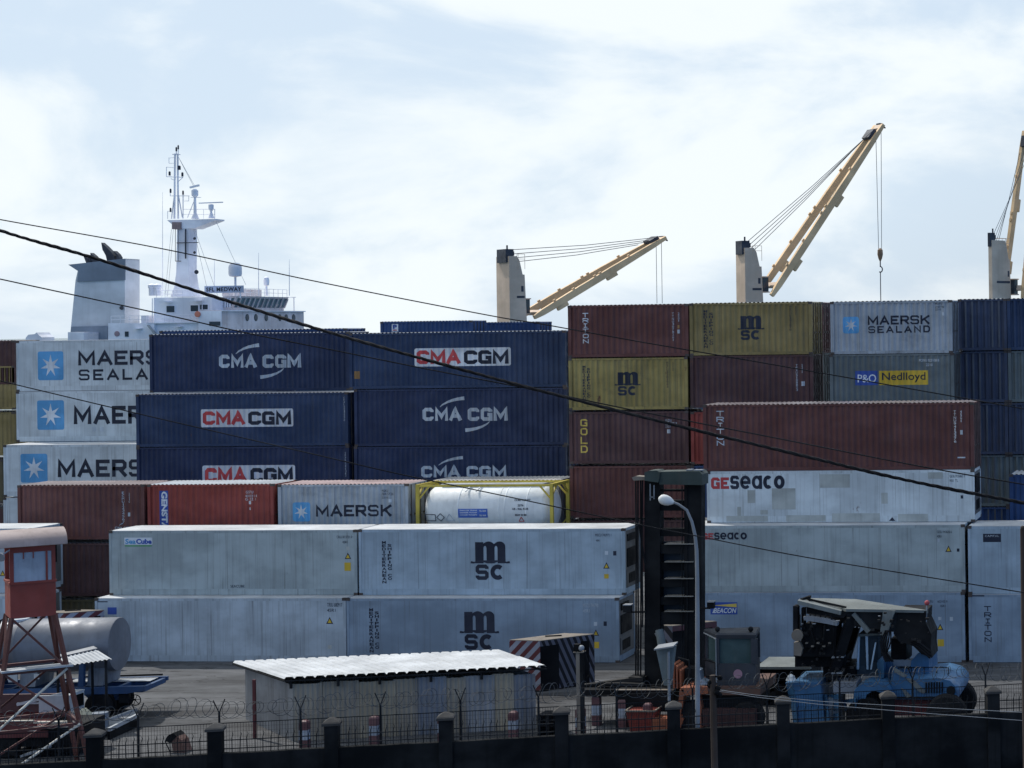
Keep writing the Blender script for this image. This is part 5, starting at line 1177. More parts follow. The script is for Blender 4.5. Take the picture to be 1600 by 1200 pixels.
def red_trailer():
    D = 70.2; b = PD(40, 1120, D); xf = frame_xf((b.x, b.y, 0), R(6)); k = D / 3000
    X = lambda px: (px - 40) * k; Z = lambda y: HCAM - (y - 525) * k
    o = thing('flatbed_trailer', 'worn red flatbed trailer under the watchtower legs', 'trailer', (b.x, b.y, 0))
    m = MB(xf).box(X(-60), X(80), -1.1, -1.0, Z(1130), Z(1117)).box(X(-60), X(98), -1.12, -1.0, Z(1142), Z(1132)).box(X(-60), X(80), 1.0, 1.1, Z(1130), Z(1117)).box(X(-60), X(98), -1.0, 1.1, Z(1134), Z(1131.5)); m.build('side_panels', RUSTRED, o)
    m = MB(xf).box(X(-60), X(84), -1.14, -1.02, Z(1132), Z(1130.4)).box(X(-60), X(76), -1.12, -1.02, Z(1117), Z(1115.6)).box(X(76), X(142), -1.12, -1.0, Z(1120.5), Z(1118)).box(X(76), X(142), -1.12, -1.0, Z(1127), Z(1125)); m.build('rails', STEELB, o)
    MB(xf).box(X(84), X(143), -1.05, 1.0, Z(1165), Z(1126)).build('hitch_box', BLACKM, o)
    MB(xf).box(X(-60), X(84), -.9, .9, Z(1158), Z(1142)).build('chassis', BLACKM, o)
    for px in (-22, 30):
        for yy in (-.9, .85): wheel(xf, (X(px), yy, .5), .5, .3, (0, 1, 0), o)
    m = MB(xf).prism([(X(2), -1.15, Z(1168)), (X(10), -1.15, Z(1160)), (X(26), -1.15, Z(1155)), (X(42), -1.15, Z(1160)), (X(54), -1.15, Z(1170)), (X(50), -1.15, Z(1172)), (X(26), -1.15, Z(1158)), (X(6), -1.15, Z(1171))], (0, .35, 0)); m.build('mudguard', BLACKM, o)
    m = MB(xf); m.bar((X(14), .6, Z(1105)), (X(84), .6, Z(1089)), .1); m.bar((X(14), .6, Z(1103)), (X(60), .6, Z(1103)), .06); m.box(X(50), X(98), .5, .9, Z(1117), Z(1091)); m.build('cargo_planks', ROOFG, o)
    MB(xf).box(X(-60), X(86), .62, .75, Z(1117), Z(1089)).build('headboard', BROWN2, o)
    MB(xf).bar((X(58), -1.0, Z(1170)), (X(102), -1.0, Z(1156)), .5, .08).build('ramp', ROOFG, o)
red_trailer()

def canopy():
    A, B, C, Dq = PD(85, 1027, 75.6), PD(146, 1012, 75.8), PD(175, 1030, 74.2), PD(104, 1041, 73.6)
    o = thing('lean_to_canopy', 'small grey corrugated canopy on thin posts before the silver tank', 'canopy', ((A + C).xy / 2).to_3d())
    m = MB(); n = 40; vs = []; fs = []
    for i in range(n + 1):
        u = i / n; dz = Vector((0, 0, (.0, .035, .035, 0)[i % 4])); a, b = A.lerp(B, u) + dz, Dq.lerp(C, u) + dz; vs += [a, b]
        if i: fs.append((2 * i - 2, 2 * i, 2 * i + 1, 2 * i - 1))
    m.add(vs, fs); m.build('roof_sheet', ROOFG, o)
    ct = (A + B + C + Dq) / 4
    MB().prism([A + Vector((0, 0, .05)), B + Vector((0, 0, .05)), B.lerp(C, .22) + Vector((0, 0, .06)), A.lerp(Dq, .22) + Vector((0, 0, .06))], (0, 0, .02)).build('ridge_strip', LAMPG, o)
    for p in (A.lerp(ct, .12), B.lerp(ct, .12), C.lerp(ct, .2), Dq.lerp(ct, .15)): MB().tube((p.x, p.y, 0), (p.x, p.y, p.z), .05, 6).build('post', DARKST, o)
canopy()

def drop(px, py, z=0.0): return GZ(px, py, z)
def small_things():
    p = GZ(117, 1133); x, y = p.x, p.y
    o = thing('appliance', 'white cabinet appliance with a dark vent, standing beside the tower leg', 'appliance', (x, y, 0))
    MB().box(x - .42, x + .12, y - .3, y + .3, 0, 1.3).build('body', APPL, o); MB().box(x - .28, x + .2, y - .32, y + .32, .55, 1.3).box(x - .3, x + .22, y - .34, y + .34, 1.3, 1.34).build('upper_unit', APPL, o); MB().box(x + .2, x + .23, y - .24, y + .24, .75, 1.22).build('vent', BLACKM, o)
    MB().box(x - .02, x + .14, y - .327, y - .322, .7, 1.2).build('vent_panel', MGREY, o)
    p = GZ(157, 1150); b = MB().lathe((p.x, p.y, 0), (0, 0, 1), [(0, .27), (.02, .29), (.3, .3), (.31, .315), (.34, .315), (.35, .3), (.65, .3), (.66, .315), (.69, .315), (.7, .3), (.9, .29), (.91, .26)], 20).build('drum', paint('drum_grey_blue', (.17, .2, .24), dirt=.4), None, smooth=True)
    b['label'] = 'grey plastic drum beside the yellowish sack'; b['category'] = 'drum'
    p = GZ(137, 1137); m = MB(); rings = []
    for z, s_ in ((0, .8), (.15, 1), (.4, .95), (.6, .7), (.72, .35)): rings.append([(p.x + .36 * s_ * math.cos(R(a)) * (1 + .12 * math.sin(a * 3.1)) - z * .15, p.y + .26 * s_ * math.sin(R(a)), z + .05 * math.sin(a)) for a in range(0, 360, 30)])
    b = m.loft(rings).build('sack', SACK, None, smooth=True); b['label'] = 'pale yellow sack slumped between the appliance and the drum'; b['category'] = 'sack'
    a_, b_, c_, d_ = GZ(152, 1147), GZ(213, 1126), GZ(214, 1136), GZ(170, 1156)
    o = thing('loading_ramp', 'low grey loading ramp on the asphalt right of the drum', 'ramp', ((a_ + c_) / 2))
    MB().prism([a_ + Vector((0, 0, .3)), b_ + Vector((0, 0, .36)), c_ + Vector((0, 0, .36)), d_ + Vector((0, 0, .3))], (0, 0, .05)).build('deck', MGREY, o)
    m = MB(); m.bar(a_ + Vector((0, 0, .38)), b_ + Vector((0, 0, .44)), .1, .1); m.bar(d_ + Vector((0, 0, .38)), c_ + Vector((0, 0, .44)), .1, .14); m.build('kerb_rails', ROOFG, o)
    m = MB(); m.bar(d_ + Vector((0, 0, .15)), c_ + Vector((0, 0, .18)), .08, .3); m.build('skirt', BLACKM, o)
    p = GZ(275, 1176); x, y = p.x, p.y
    o = thing('tipped_bin', 'brown bin tipped on its side behind the railing, left of the shed', 'bin', (x, y, 0))
    MB().prism([(x - .1, y, 0), (x + .35, y, 0), (x + .2, y, .45), (x + .02, y, .62), (x - .2, y, .5)], (0, .5, 0)).build('body', BROWNBIN, o)
    MB().prism([(x - .42, y - .02, .42), (x - .2, y - .02, .36), (x + .05, y - .02, .6), (x - .1, y - .02, .72), (x - .3, y - .02, .62)], (0, .55, 0)).build('lid', BLACKM, o)
    MB().tube((x - .38, y - .05, .42), (x - .18, y - .05, 0), .02, 5).build('handle', DARKST, o)
    p = GZ(862, 1146); x, y = p.x, p.y
    o = thing('pallet_stack', 'dark stack of slatted pallets beside the right end of the shed', 'pallets', (x, y, 0))
    for k in range(4):
        m = MB(); z = k * .2
        for i in range(5): m.box(x - .38, x + .38, y - .4 + i * .18, y - .4 + i * .18 + .11, z + .15, z + .18)
        for i in range(3): m.box(x - .38 + i * .33, x - .28 + i * .33, y - .4, y + .43, z, z + .148)
        m.build('pallet', DARKST, o)
    p = GZ(1005, 1142); x, y = p.x, p.y
    o = thing('red_skip', 'small red steel skip behind the bollards', 'skip', (x, y, 0))
    MB().loft([[(x - .38, y - .35, 0), (x + .5, y - .35, 0), (x + .5, y + .35, 0), (x - .38, y + .35, 0)], [(x - .52, y - .45, .82), (x + .6, y - .45, .82), (x + .6, y + .45, .82), (x - .52, y + .45, .82)]]).build('body', paint('skip_red', (.22, .04, .03), dirt=.35), o)
    m = MB()
    for q, r_ in (((x - .55, y - .47, .84), (x + .62, y - .47, .84)), ((x - .55, y + .47, .84), (x + .62, y + .47, .84)), ((x - .53, y - .47, .84), (x - .53, y + .47, .84)), ((x + .6, y - .47, .84), (x + .6, y + .47, .84))): m.bar(q, r_, .06)
    m.build('rim', RUSTY, o)
small_things()

# ------------------------------------------------------------------ shed
def shed():
    zn, zf = 2.35, 2.22
    B, C, A, Dq = GZ(444, 1062, zn), GZ(854, 1043, zn), GZ(364, 1035.5, zf), GZ(782, 1017.5, zf)
    o = thing('metal_shed', 'long corrugated metal shed with a bright white roof behind the fence', 'shed', ((A + C).xy / 2).to_3d())
    m = MB(); n = 26 * 4; 
    for (v0, v1, lift) in ((0, .53, .02), (.5, 1, 0.0)):
        vs = []; fs = []
        for i in range(n + 1):
            u = min(1, (i // 4 * 4 + (0, .75, 3.25, 4)[i % 4]) / n); dz = Vector((0, 0, (.0, .075, .075, .0)[i % 4] + lift + rnd.uniform(0, .006)))
            near = B.lerp(C, u); far = A.lerp(Dq, u)
            vs += [near.lerp(far, v0) + dz, near.lerp(far, v1) + dz]
            if i: fs.append((2 * i - 2, 2 * i, 2 * i + 1, 2 * i - 1))
        m.add(vs, fs)
    m.build('roof', ROOFW, o)
    ed = MB(); ed.bar(B - Vector((0, 0, .05)), C - Vector((0, 0, .05)), .05, .045); ed.bar(B - Vector((0, 0, .05)), A - Vector((0, 0, .05)), .05, .05)
    for i in range(9):
        p, q = B.lerp(C, .02 + i * .12), A.lerp(Dq, .02 + i * .12); ed.bar(p - Vector((0, 0, .08)), q - Vector((0, 0, .08)), .06, .08)
    ed.build('roof_beams', DARKST, o)
    b, c, a, d = B.lerp(Dq, .035), C.lerp(A, .035), A.lerp(C, .04), Dq.lerp(B, .04)
    def sheet(p, q, name, mt, ztop=2.2, pit=.17, off=.0, z0=0.0):
        L_ = (q - p).length; k = max(4, int(L_ / pit)) * 4; nn = Vector((-(q - p).y, (q - p).x, 0)).normalized(); vs = []; fs = []
        for i in range(k + 1):
            w_ = p.lerp(q, i / k) + nn * (.0, .028, .028, 0)[i % 4] + nn * off; vs += [Vector((w_.x, w_.y, z0)), Vector((w_.x, w_.y, ztop + rnd.uniform(-.02, 0)))]
            if i: fs.append((2 * i - 2, 2 * i, 2 * i + 1, 2 * i - 1))
        return MB().add(vs, fs).build(name, mt, o)
    cuts = [0, .11, .26, .41, .5, .62, .7, .82, .9, 1]
    mats = [SHEDW, SHEDW, paint('shed_wall_sheet_tan', (.34, .29, .21), dirt=.45, dirtcol=(.1, .1, .1)), SHEDW, paint('shed_wall_sheet_bluish', (.20, .21, .23), dirt=.5), SHEDW, SHEDW2, MATS['shed_wall_sheet_tan'], paint('shed_wall_sheet_bluish', (.3, .33, .38))]
    for i in range(9): sheet(b.lerp(c, cuts[i]), b.lerp(c, cuts[i + 1] + (.008 if i < 8 else 0)), 'wall_sheet', mats[i], 2.14 + .04 * math.sin(i * 2.1), off=.006 * (i % 2))
    sheet(a, b, 'end_wall_sheet', SHEDW2, 2.1); sheet(d, a, 'back_wall_sheet', SHEDW, 2.0); sheet(c, d, 'end_wall_sheet', SHEDW2, 2.05)
    ps = GZ(397, 1062, 2.2)
    MB().bar((ps.x, ps.y, 0), (ps.x, ps.y, 2.2), .1).build('red_post', RUSTRED, o)
    for fr in (.0, .19, .36, .57, .78): 
        p = b.lerp(c, fr) - Vector((0, .12, 0)); MB().bar((p.x, p.y, 2.0), (p.x, p.y, 2.27), .08).build('eave_bracket', DARKST, o)
shed()

# ------------------------------------------------------------------ hazard striped steel boxes
def stripes(name, dx, dy, k, pitch, ca, cb, duty=.5):
    m = paint(name, ca, dirt=.3); t = m.node_tree; n = t.nodes.new; l = t.links.new; b = t.nodes['Principled BSDF']
    src = b.inputs['Base Color'].links[0].from_socket
    g_ = n('ShaderNodeTexCoord'); s_ = n('ShaderNodeSeparateXYZ'); l(g_.outputs['Object'], s_.inputs[0])
    def mth(op, a, v):
        q = n('ShaderNodeMath'); q.operation = op
        if isinstance(a, (int, float)): q.inputs[0].default_value = a
        else: l(a, q.inputs[0])
        if isinstance(v, (int, float)): q.inputs[1].default_value = v
        else: l(v, q.inputs[1])
        return q.outputs[0]
    u = mth('ADD', mth('ADD', mth('MULTIPLY', s_.outputs['X'], dx), mth('MULTIPLY', s_.outputs['Y'], dy)), mth('MULTIPLY', s_.outputs['Z'], k))
    fr = mth('FRACT', mth('DIVIDE', mth('ADD', u, 50), pitch), 0); gt = mth('GREATER_THAN', fr, duty)
    x = n('ShaderNodeMix'); x.data_type = 'RGBA'; l(gt, x.inputs[0]); l(src, x.inputs[6]); x.inputs[7].default_value = (*cb, 1); l(x.outputs[2], b.inputs['Base Color']); return m
def hazard_box(label, near, left, right, h, m1, m2):
    P, Lp, Rp = near, left, right; Q = Lp + Rp - P; V = Vector((0, 0, h))
    o = thing('hazard_striped_box', label, 'steel box', ((P + Q) / 2))
    o.location.z = 0
    MB().prism([P, Rp, Q, Lp], V).build('shell', BLACKM, o)
    def face(a, b, mt, name, u0, u1, z0, z1, lift):
        nn = Vector((b.y - a.y, a.x - b.x, 0)).normalized(); 
        if nn.dot(a) > 0: nn = -nn
        p, q = a.lerp(b, u0) + nn * lift, a.lerp(b, u1) + nn * lift
        return MB().prism([p + Vector((0, 0, z0)), q + Vector((0, 0, z0)), q + Vector((0, 0, z1)), p + Vector((0, 0, z1))], -nn * .02).build(name, mt, o)
    face(Lp, P, m1, 'striped_panel', .0, 1, .05, h, .012)
    face(P, Rp, m2, 'striped_panel', .34, .74, .05, h - .05, .012); face(P, Rp, m2, 'striped_panel', .9, .995, .05, h - .1, .012); face(P, Rp, m2, 'top_band', .0, 1, h - .22, h - .002, .02)
    MB().prism([P + V, Rp + V, Q + V, Lp + V], Vector((0, 0, .03))).build('lid', RUSTY, o)
    c = (P + Q) / 2 + V; MB().bar(c + Vector((-.3, 0, .05)), c + Vector((.35, .2, .05)), .06).build('lifting_lug', BLACKM, o)
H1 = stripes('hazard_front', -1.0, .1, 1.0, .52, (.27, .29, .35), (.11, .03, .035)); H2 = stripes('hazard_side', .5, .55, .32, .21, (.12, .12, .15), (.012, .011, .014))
P = GZ(845, 1081); hazard_box('big steel box with red and white hazard stripes behind the right end of the shed', P, GZ(797, 1079.5), P + Vector((1.75, 1.75, 0)), 2.12, H1, H2)
P = GZ(1052, 1062); hazard_box('dark red hazard striped steel box half hidden behind the lift truck mast', P, GZ(1034, 1061), P + Vector((1.6, 1.3, 0)), 2.3, H2, paint('box_dark_red', (.10, .04, .045), dirt=.3))
P = GZ(104, 1046); hazard_box('red and white striped steel box showing over the silver tank', P, GZ(60, 1045), P + Vector((1.3, .9, 0)), 2.55, H1, H1)

# ------------------------------------------------------------------ black lift truck with tall mast
def lift_truck():
    Y = 72.3; g0 = PX(1050, 1050, Y)
    o = thing('container_lift_truck', 'tall black masted container lift truck with grey cab and orange chassis', 'lift truck', (g0.x, Y, 0))
    r = lambda *a: MB().rect(*a)
    mst = r(1007, 748, 1031, 1082, Y, .55).build('mast_column', BLACKM, o); r(1069, 752, 1096, 1082, Y, .55).build('mast_column', BLACKM, o)
    r(1012, 765, 1026, 1070, Y + .56, .5).build('inner_column', DARKST, o); r(1080, 765, 1092, 1070, Y + .56, .5).build('inner_column', DARKST, o)
    m = MB()
    for y0, y1 in ((765, 768), (782, 798), (826, 838), (851, 865), (878.5, 891), (905, 917), (932.5, 945), (956, 976)): m.rect(1030, y0, 1070, y1, Y + .12, .35)
    m.each('cross_beam', BLACKM, o)
    m = MB()
    for y in (849.6, 877.5, 903.6, 931.4, 955): m.rect(1038, y, 1083, y + 1.2, Y - .12, .5)
    m.each('lit_rung', paint('lit_rung_steel', (.24, .22, .19), dirt=.3), o)  # pale strips put the sunlit tops of the cross beams into the colour
    m = MB()
    for x in (1065, 1073): m.rect(x, 760, x + 1.0, 1060, Y - .05, .06)
    m.each('chain', MATS['dark_steel'], o)
    r(1030, 846, 1071, 976, Y + .5, .1).build('shade_sheet', paint('gap_shade_blue', (.02, .028, .04), dirt=.2), o)  # dark sheet standing in for the shaded gap between the columns
    b = MB().ext([(1030, 737), (1092, 736), (1097, 741), (1097, 758), (1030, 757)], Y - .35, .9).build('top_beam', GREENM, o)
    MB().ext([(1007, 738), (1014, 735.5), (1026, 735), (1031, 738), (1030, 747), (1028, 754), (1007, 751)], Y - .45, .8).build('sheave_box', GREENM, b)
    MB().ext([(987, 746), (993, 744), (1008, 745), (1008, 750), (990, 751)], Y - .3, .5).build('side_arm', RUSTY, b)
    MB().rect(1015, 756, 1016.5, 782, Y - .3, .05).rect(1021, 758, 1022.5, 780, Y - .3, .05).rect(1015, 776, 1022.5, 777.5, Y - .3, .05).build('hose_guide', LAMPG, b)
    MB().rect(1072, 733.5, 1081, 735.5, Y - .2, .3).rect(1084, 734, 1097, 736, Y - .2, .3).each('top_lamp', LAMPG, b)
    hs = MB()
    for x, y1 in ((993.5, 1062), (997, 1060), (1001, 1064), (1004, 980)): hs.path([PX(x, 749, Y - .1), PX(x + rnd.uniform(-1, 1), 860, Y - .1), PX(x + .5, 960, Y - .1), PX(x, y1, Y - .1)], .035, 5)
    hs.path([PX(999, 818, Y - .1), PX(1003, 850, Y - .1), PX(1008, 880, Y - .1)], .04, 5); hs.each('hydraulic_hose', BLACKM, o)
    for (x0, x1, y0, y1, a0) in ((973.5, 985, 945, 957, (985, 955)), (1104.5, 1115, 940, 951, (1104, 951))):
        l_ = r(x0, y0 + 1.5, x1, y1, Y - .3, .25).build('work_lamp', BLACKM, o); r(x0 - .5, y0, x1 + .5, y0 + 1.5, Y - .36, .36).build('lamp_hood', LAMPG, l_)
        MB().bar(PX((x0 + x1) / 2, y1 - .5, Y - .1), PX(1010 if x0 < 1000 else 1094, y1 - 1, Y), .06).build('lamp_arm', BLACKM, l_)
    MB().tube(PX(1030, 984, Y - .5), PX(1044, 1062, Y - .9), .15, 12, .2).build('tilt_cylinder', DGREY, o); MB().tube(PX(1024.5, 989, Y - .4), PX(1032, 1004, Y - .5), .05, 6).build('cylinder_rod', LAMPG, o)
    # low dark chassis and spreader arm
    r(962, 1079, 1052, 1112, Y - 1.2, 2.4).build('front_axle', BLACKM, o); r(962, 1078, 1052, 1079.3, Y - 1.25, .2).build('axle_edge', RUSTY, o)
    sp = MB().path([PX(914, 1072, Y - .2), PX(930, 1070, Y - .2), PX(960, 1066, Y - .2), PX(985, 1064, Y - .2), PX(1007, 1063, Y - .2)], [.10, .09, .12, .18, .2], 8); sp.path([PX(928, 1082, Y - .4), PX(936, 1076, Y - .4), PX(948, 1070, Y - .4), PX(975, 1070, Y - .4), PX(1007, 1071, Y - .4)], .1, 8)
    sp.rect(982, 1058, 1008, 1066, Y - .3, .6); sp.rect(902, 1078, 968, 1088, Y - .8, 1.6); sp.build('fork_arms', BLACKM, o)
    # orange chassis
    m = MB()
    for x, yt in ((1051, 1037), (1056, 1040), (1061.5, 1046)): m.ext([(x, yt), (x + 2.6, yt + 2), (x + 3.2, 1076), (x + .6, 1075)], Y - 1.6, .9)
    m.each('orange_slat', ORANGE, o)
    m = MB().ext([(1063, 1075), (1106, 1073), (1106, 1084), (1068, 1087)], Y - 2.4, 2.2).ext([(1062, 1077), (1068.5, 1078), (1067, 1100), (1063, 1116), (1068, 1124), (1062, 1140), (1056, 1140)], Y - 2.4, .5).ext([(1087, 1084), (1093, 1084), (1098, 1118), (1098, 1140), (1087, 1140)], Y - 2.4, .5)
    m.rect(1018, 1123, 1050, 1145, Y - 2.2, .8); m.build('orange_chassis', ORANGE, o)
    r(1094, 1072, 1188, 1086, Y - 2.3, 2.6).build('body_beam', paint('dirty_orange_brown', (.10, .05, .035), dirt=.5), o); r(1096, 1086, 1180, 1112, Y - 2.1, 2.4).build('under_body', BLACKM, o); r(1096, 1108, 1182, 1135, Y - 2.4, .4).build('tool_box', paint('dark_maroon', (.055, .025, .025), dirt=.3), o)
    for x, y in ((1078, 1118), (1168, 1110)):
        c = PX(x, y, Y - 2.1); wheel(None, (c.x, Y - 2.0, .62), .62, .5, (0, 1, 0), o)
    # cab: side window towards us, windscreen to the left
    Yc = Y - 2.2; z = lambda y: PX(1150, y, Yc).z; x0, x1 = PX(1120.5, 1030, Yc).x, PX(1180.5, 1030, Yc).x
    xl = x0 - .02; dl = Vector((-.62, 1.0, 0)); 
    c_ = MB()
    F = [Vector((x0, Yc, 0)), Vector((x1, Yc, 0)), Vector((x1 - .2, Yc + 1.5, 0)), Vector((x0 - .75, Yc + 1.1, 0))]
    ring = lambda zz, k=1.0: [p.lerp((F[0] + F[2]) / 2, 1 - k) + Vector((0, 0, zz)) for p in F]
    cb = MB().loft([ring(z(1072)), ring(z(1037))]).build('cab_body', CABGREY, o)
    MB().loft([ring(z(998), 1.0), ring(z(992), 1.04), ring(z(989.5), .98)]).build('cab_roof', CABGREY, cb)
    m = MB()
    for p, w_ in zip(F, (.10, .22, .1, .08)): m.bar(p.lerp((F[0] + F[2]) / 2, .05) + Vector((0, 0, z(1037))), p.lerp((F[0] + F[2]) / 2, .05) + Vector((0, 0, z(998))), w_)
    m.each('cab_pillar', CABGREY, cb)
    MB().bar(F[0] + Vector((-.03, -.03, z(1066))), F[0] + Vector((-.03, -.03, z(999))), .035).bar(F[0] + Vector((-.03, -.03, z(998))), F[3] + Vector((-.03, -.03, z(996))), .04).build('bright_edge', LAMPG, cb)
    MB().loft([ring(z(1037), .90), ring(z(998), .90)]).build('cab_window', GLASS2, cb)
    st = F[0].lerp(F[1], .55); MB().ball(st + Vector((0, .5, z(1030))), .25, 8).build('driver_seat', BLACKM, cb)
    MB().lathe(PX(1153, 1053, Yc) + Vector((0, -.004, 0)), (0, -1, 0), [(0, .17), (.006, .17), (.007, .12), (.004, .12)], 20).build('round_badge', paint('badge_pink', (.35, .2, .25), dirt=.1), cb)
    for x in (1121, 1173): 
        q = PX(x, 983, Yc + .3); MB().ball(q, .10, 10).tube(q - Vector((0, 0, .2)), q, .03, 6).build('beacon', BLACKM, cb)
    m = MB(); m.path([PX(1059, 1028, Y - 2), PX(1064, 1029, Y - 2), PX(1076, 1032, Y - 2), PX(1078, 1046, Y - 2), PX(1074, 1070, Y - 2)], .04, 6); m.path([PX(1098, 1030, Y - 2.2), PX(1110, 1033, Y - 2.2), PX(1118, 1036, Y - 2.2), PX(1118.5, 1052, Y - 2.2)], .035, 6); m.rect(1070, 1045, 1088, 1072, Y - 1.2, .8); m.build('hand_rails', DARKST, o)
    MB().ext([(1089, 1046), (1093, 1048), (1095, 1062), (1104, 1066), (1106, 1074), (1089, 1073)], Y - 2.0, .5).build('pale_tank', paint('pale_blue_plastic', (.33, .4, .47), dirt=.2), o)
lift_truck()

def flat_trailer():
    Y = 75.5; g0 = PX(1222, 1042, Y); o = thing('low_trailer', 'empty pale decked trailer between the lift truck cab and the blue stacker', 'trailer', (g0.x, Y + 1, 0))
    z1 = PX(1222, 1042, Y).z; xa, xb = PX(1181, 1042, Y).x, PX(1266, 1042, Y).x
    MB().box(xa, xb, Y, Y + 2.3, z1 - .1, z1).build('deck', BOOMG, o); MB().box(xa, xb, Y + .2, Y + 2.1, z1 - .6, z1 - .11).build('frame', BLACKM, o)
    for f in (.15, .3, .85):
        x = xa + (xb - xa) * f
        for yy in (Y + .25, Y + 2.0): wheel(None, (x, yy, .45), .45, .3, (0, 1, 0), o)
    m = MB().box(xa + .6, xa + .8, Y + .3, Y + .5, 0, z1 - .6); m.build('landing_leg', BLACKM, o)
flat_trailer()

# ------------------------------------------------------------------ blue reach stacker
def reach_stacker():
    Y = 70.8; g0 = PX(1370, 1090, Y)
    o = thing('reach_stacker', 'blue reach stacker with grey boom and black spreader', 'reach stacker', (g0.x, Y + 1.5, 0))
    zt = 4.62
    FL, FR, BR, BL = GZ(1252, 934, zt), GZ(1322, 951.5, zt), GZ(1450, 953.5, zt - .12), GZ(1302, 930.5, zt)
    V = lambda z: Vector((0, 0, z))
    MB().loft([[FL.lerp(BL, .0), FR.lerp(FL, .0), BR, BL.lerp(BR, .25)], [p - V(.10) for p in (FL, FR, BR, BL.lerp(BR, .25))]]).build('boom_top', BOOMG, o)
    ins = lambda p, k=.1: p.lerp((FL + FR + BR + BL) / 4, k)
    MB().loft([[ins(FL) - V(.12), ins(FR) - V(.12), ins(BR) - V(.12), ins(BL.lerp(BR, .25)) - V(.12)], [ins(FL) - V(.6), ins(FR) - V(.6), ins(BR) - V(1.0), ins(BL.lerp(BR, .25)) - V(1.0)]]).build('boom', DARKST, o)
    hd = MB().ext([(1246, 938), (1314, 954.5), (1313, 961), (1246, 944.5)], Y - .3, .5).build('boom_head', BOOMG, o)
    m = MB().bar(PX(1262, 936, Y + .3), PX(1322, 949, Y + .0), .07, .07); m.bar(PX(1252, 937, Y), PX(1266, 932, Y + .6), .09); m.rect(1263, 932, 1266, 940, Y + .1, .1); m.build('head_rail', BLACKM, hd)
    MB().ext([(1262, 944), (1313, 957), (1320, 953), (1324, 958), (1318, 966), (1260, 958)], Y - .1, 1.0).build('boom_underside', BLACKM, o)
    # boom rear end and its brackets
    MB().ext([(1404, 955), (1447, 955), (1446, 972), (1455, 991), (1454, 1010), (1456, 1028), (1440, 1022), (1425, 1008), (1405, 1003), (1396, 990)], Y + .2, 1.6).build('boom_rear', BLACKM, o)
    MB().ext([(1326, 953), (1381, 953), (1372, 990), (1360, 990)], Y + .3, 1.2).build('boom_flank', DARKST, o)
    MB().ext([(1380, 954), (1399, 954.5), (1394, 966), (1388, 985), (1384, 993), (1375, 992), (1376, 980)], Y - .05, .25).build('bracket', BOOMG, o)
    MB().bar(PX(1334, 958, Y), PX(1358, 987, Y), .26, .16).build('boom_stay', BOOMG, o)
    cy = MB().bar(PX(1330, 964, Y + .1), PX(1299, 1062, Y - .2), .36, .34).bar(PX(1319, 975, Y - .1), PX(1292, 1065, Y - .4), .05, .05).build('lift_cylinder', BLACKM, o)
    MB().bar(PX(1341, 966, Y + 2), PX(1316, 1050, Y + 2), .34, .34).build('lift_cylinder', BLACKM, o)
    MB().rect(1300, 1026, 1318, 1028, Y - .3, .4).rect(1299, 1051, 1315, 1053, Y - .4, .4).build('steps', LAMPG, cy)
    # spreader hanging at the front
    s_ = MB().rect(1257, 975, 1306, 1012, Y - .2, 1.2).build('spreader_block', BLACKM, o)
    MB().ext([(1239, 947), (1243, 946.5), (1246, 949), (1246, 990), (1239, 990)], Y - .35, .4).build('spreader_post', BLACKM, s_)
    MB().ext([(1255, 964), (1262, 963), (1290, 967), (1308, 973), (1308, 978), (1288, 974), (1256, 969)], Y - .5, .35).build('spreader_arm', MGREY, s_)
    MB().lathe(PX(1246.5, 992, Y - .4), (0, -1, 0), [(0, .22), (.12, .22), (.13, .06)], 14).ext([(1240, 1004), (1249, 1003), (1254, 1014), (1251, 1025), (1240, 1024)], Y - .5, .25).build('sheave', RUSTY, s_)
    MB().rect(1240, 1009, 1312, 1026, Y - .1, 1.5).rect(1242, 1026, 1320, 1042, Y + .2, 1.4).rect(1252, 950, 1257, 1010, Y - .2, .3).rect(1298, 984, 1309, 1012, Y + .3, .4).build('spreader_frame', BLACKM, s_)
    hs = MB()
    for i in range(7):
        x = 1250 + i * 8; hs.path([PX(x, 960, Y - .3), PX(x + rnd.uniform(-6, 6), 985, Y - .35), PX(x + rnd.uniform(-8, 8), 1005, Y - .3), PX(x + rnd.uniform(-4, 8), 1018, Y - .3)], .03, 5)
    for i in range(5): hs.path([PX(1384 + i * 2, 985, Y - .15), PX(1376 + i * 4, 1003, Y - .2), PX(1378 + i * 2, 1020, Y - .2), PX(1384 + i * 3, 1034, Y - .2)], .03, 5)
    for i in range(3): hs.path([PX(1424, 998 + i * 4, Y), PX(1436, 1004 + i * 4, Y), PX(1454, 1018 + i * 5, Y)], .05, 5)
    hs.each('hose', BLACKM, s_)
    hs = MB()
    for i in range(5): x = 1258 + i * 9; hs.rect(x, 1004 + (i % 2) * 5, x + 4, 1006 + (i % 2) * 5, Y - .4, .15)
    hs.each('coupling', RUSTY, s_)
    # cab
    cb = MB().ext([(1341, 992), (1376, 990), (1377, 1056), (1337, 1056)], Y + .7, 1.5).build('cab', paint('cab_dark_blue', (.03, .05, .07), dirt=.2), o)
    MB().ext([(1341, 991), (1378, 988.5), (1380, 992), (1341, 995)], Y + .5, 1.8).build('cab_roof', BOOMG, cb)
    MB().ext([(1352, 993), (1356, 993), (1357, 1046), (1354, 1046)], Y + .6, .12).ext([(1341, 994), (1343.5, 994), (1342, 1046), (1338.5, 1046)], Y + .6, .12).ext([(1367, 1004), (1369, 1004), (1362, 1046), (1359.5, 1046)], Y + .45, .08).build('cab_frame', paint('pale_blue_frame', (.45, .56, .66), dirt=.15), cb)
    MB().ext([(1344, 997), (1351.5, 997), (1353, 1040), (1342, 1040)], Y + .66, .06).build('pane', GLASS, cb)
    MB().rect(1357.5, 997, 1371, 1034, Y + .66, .06).build('pane', GLASS, cb)
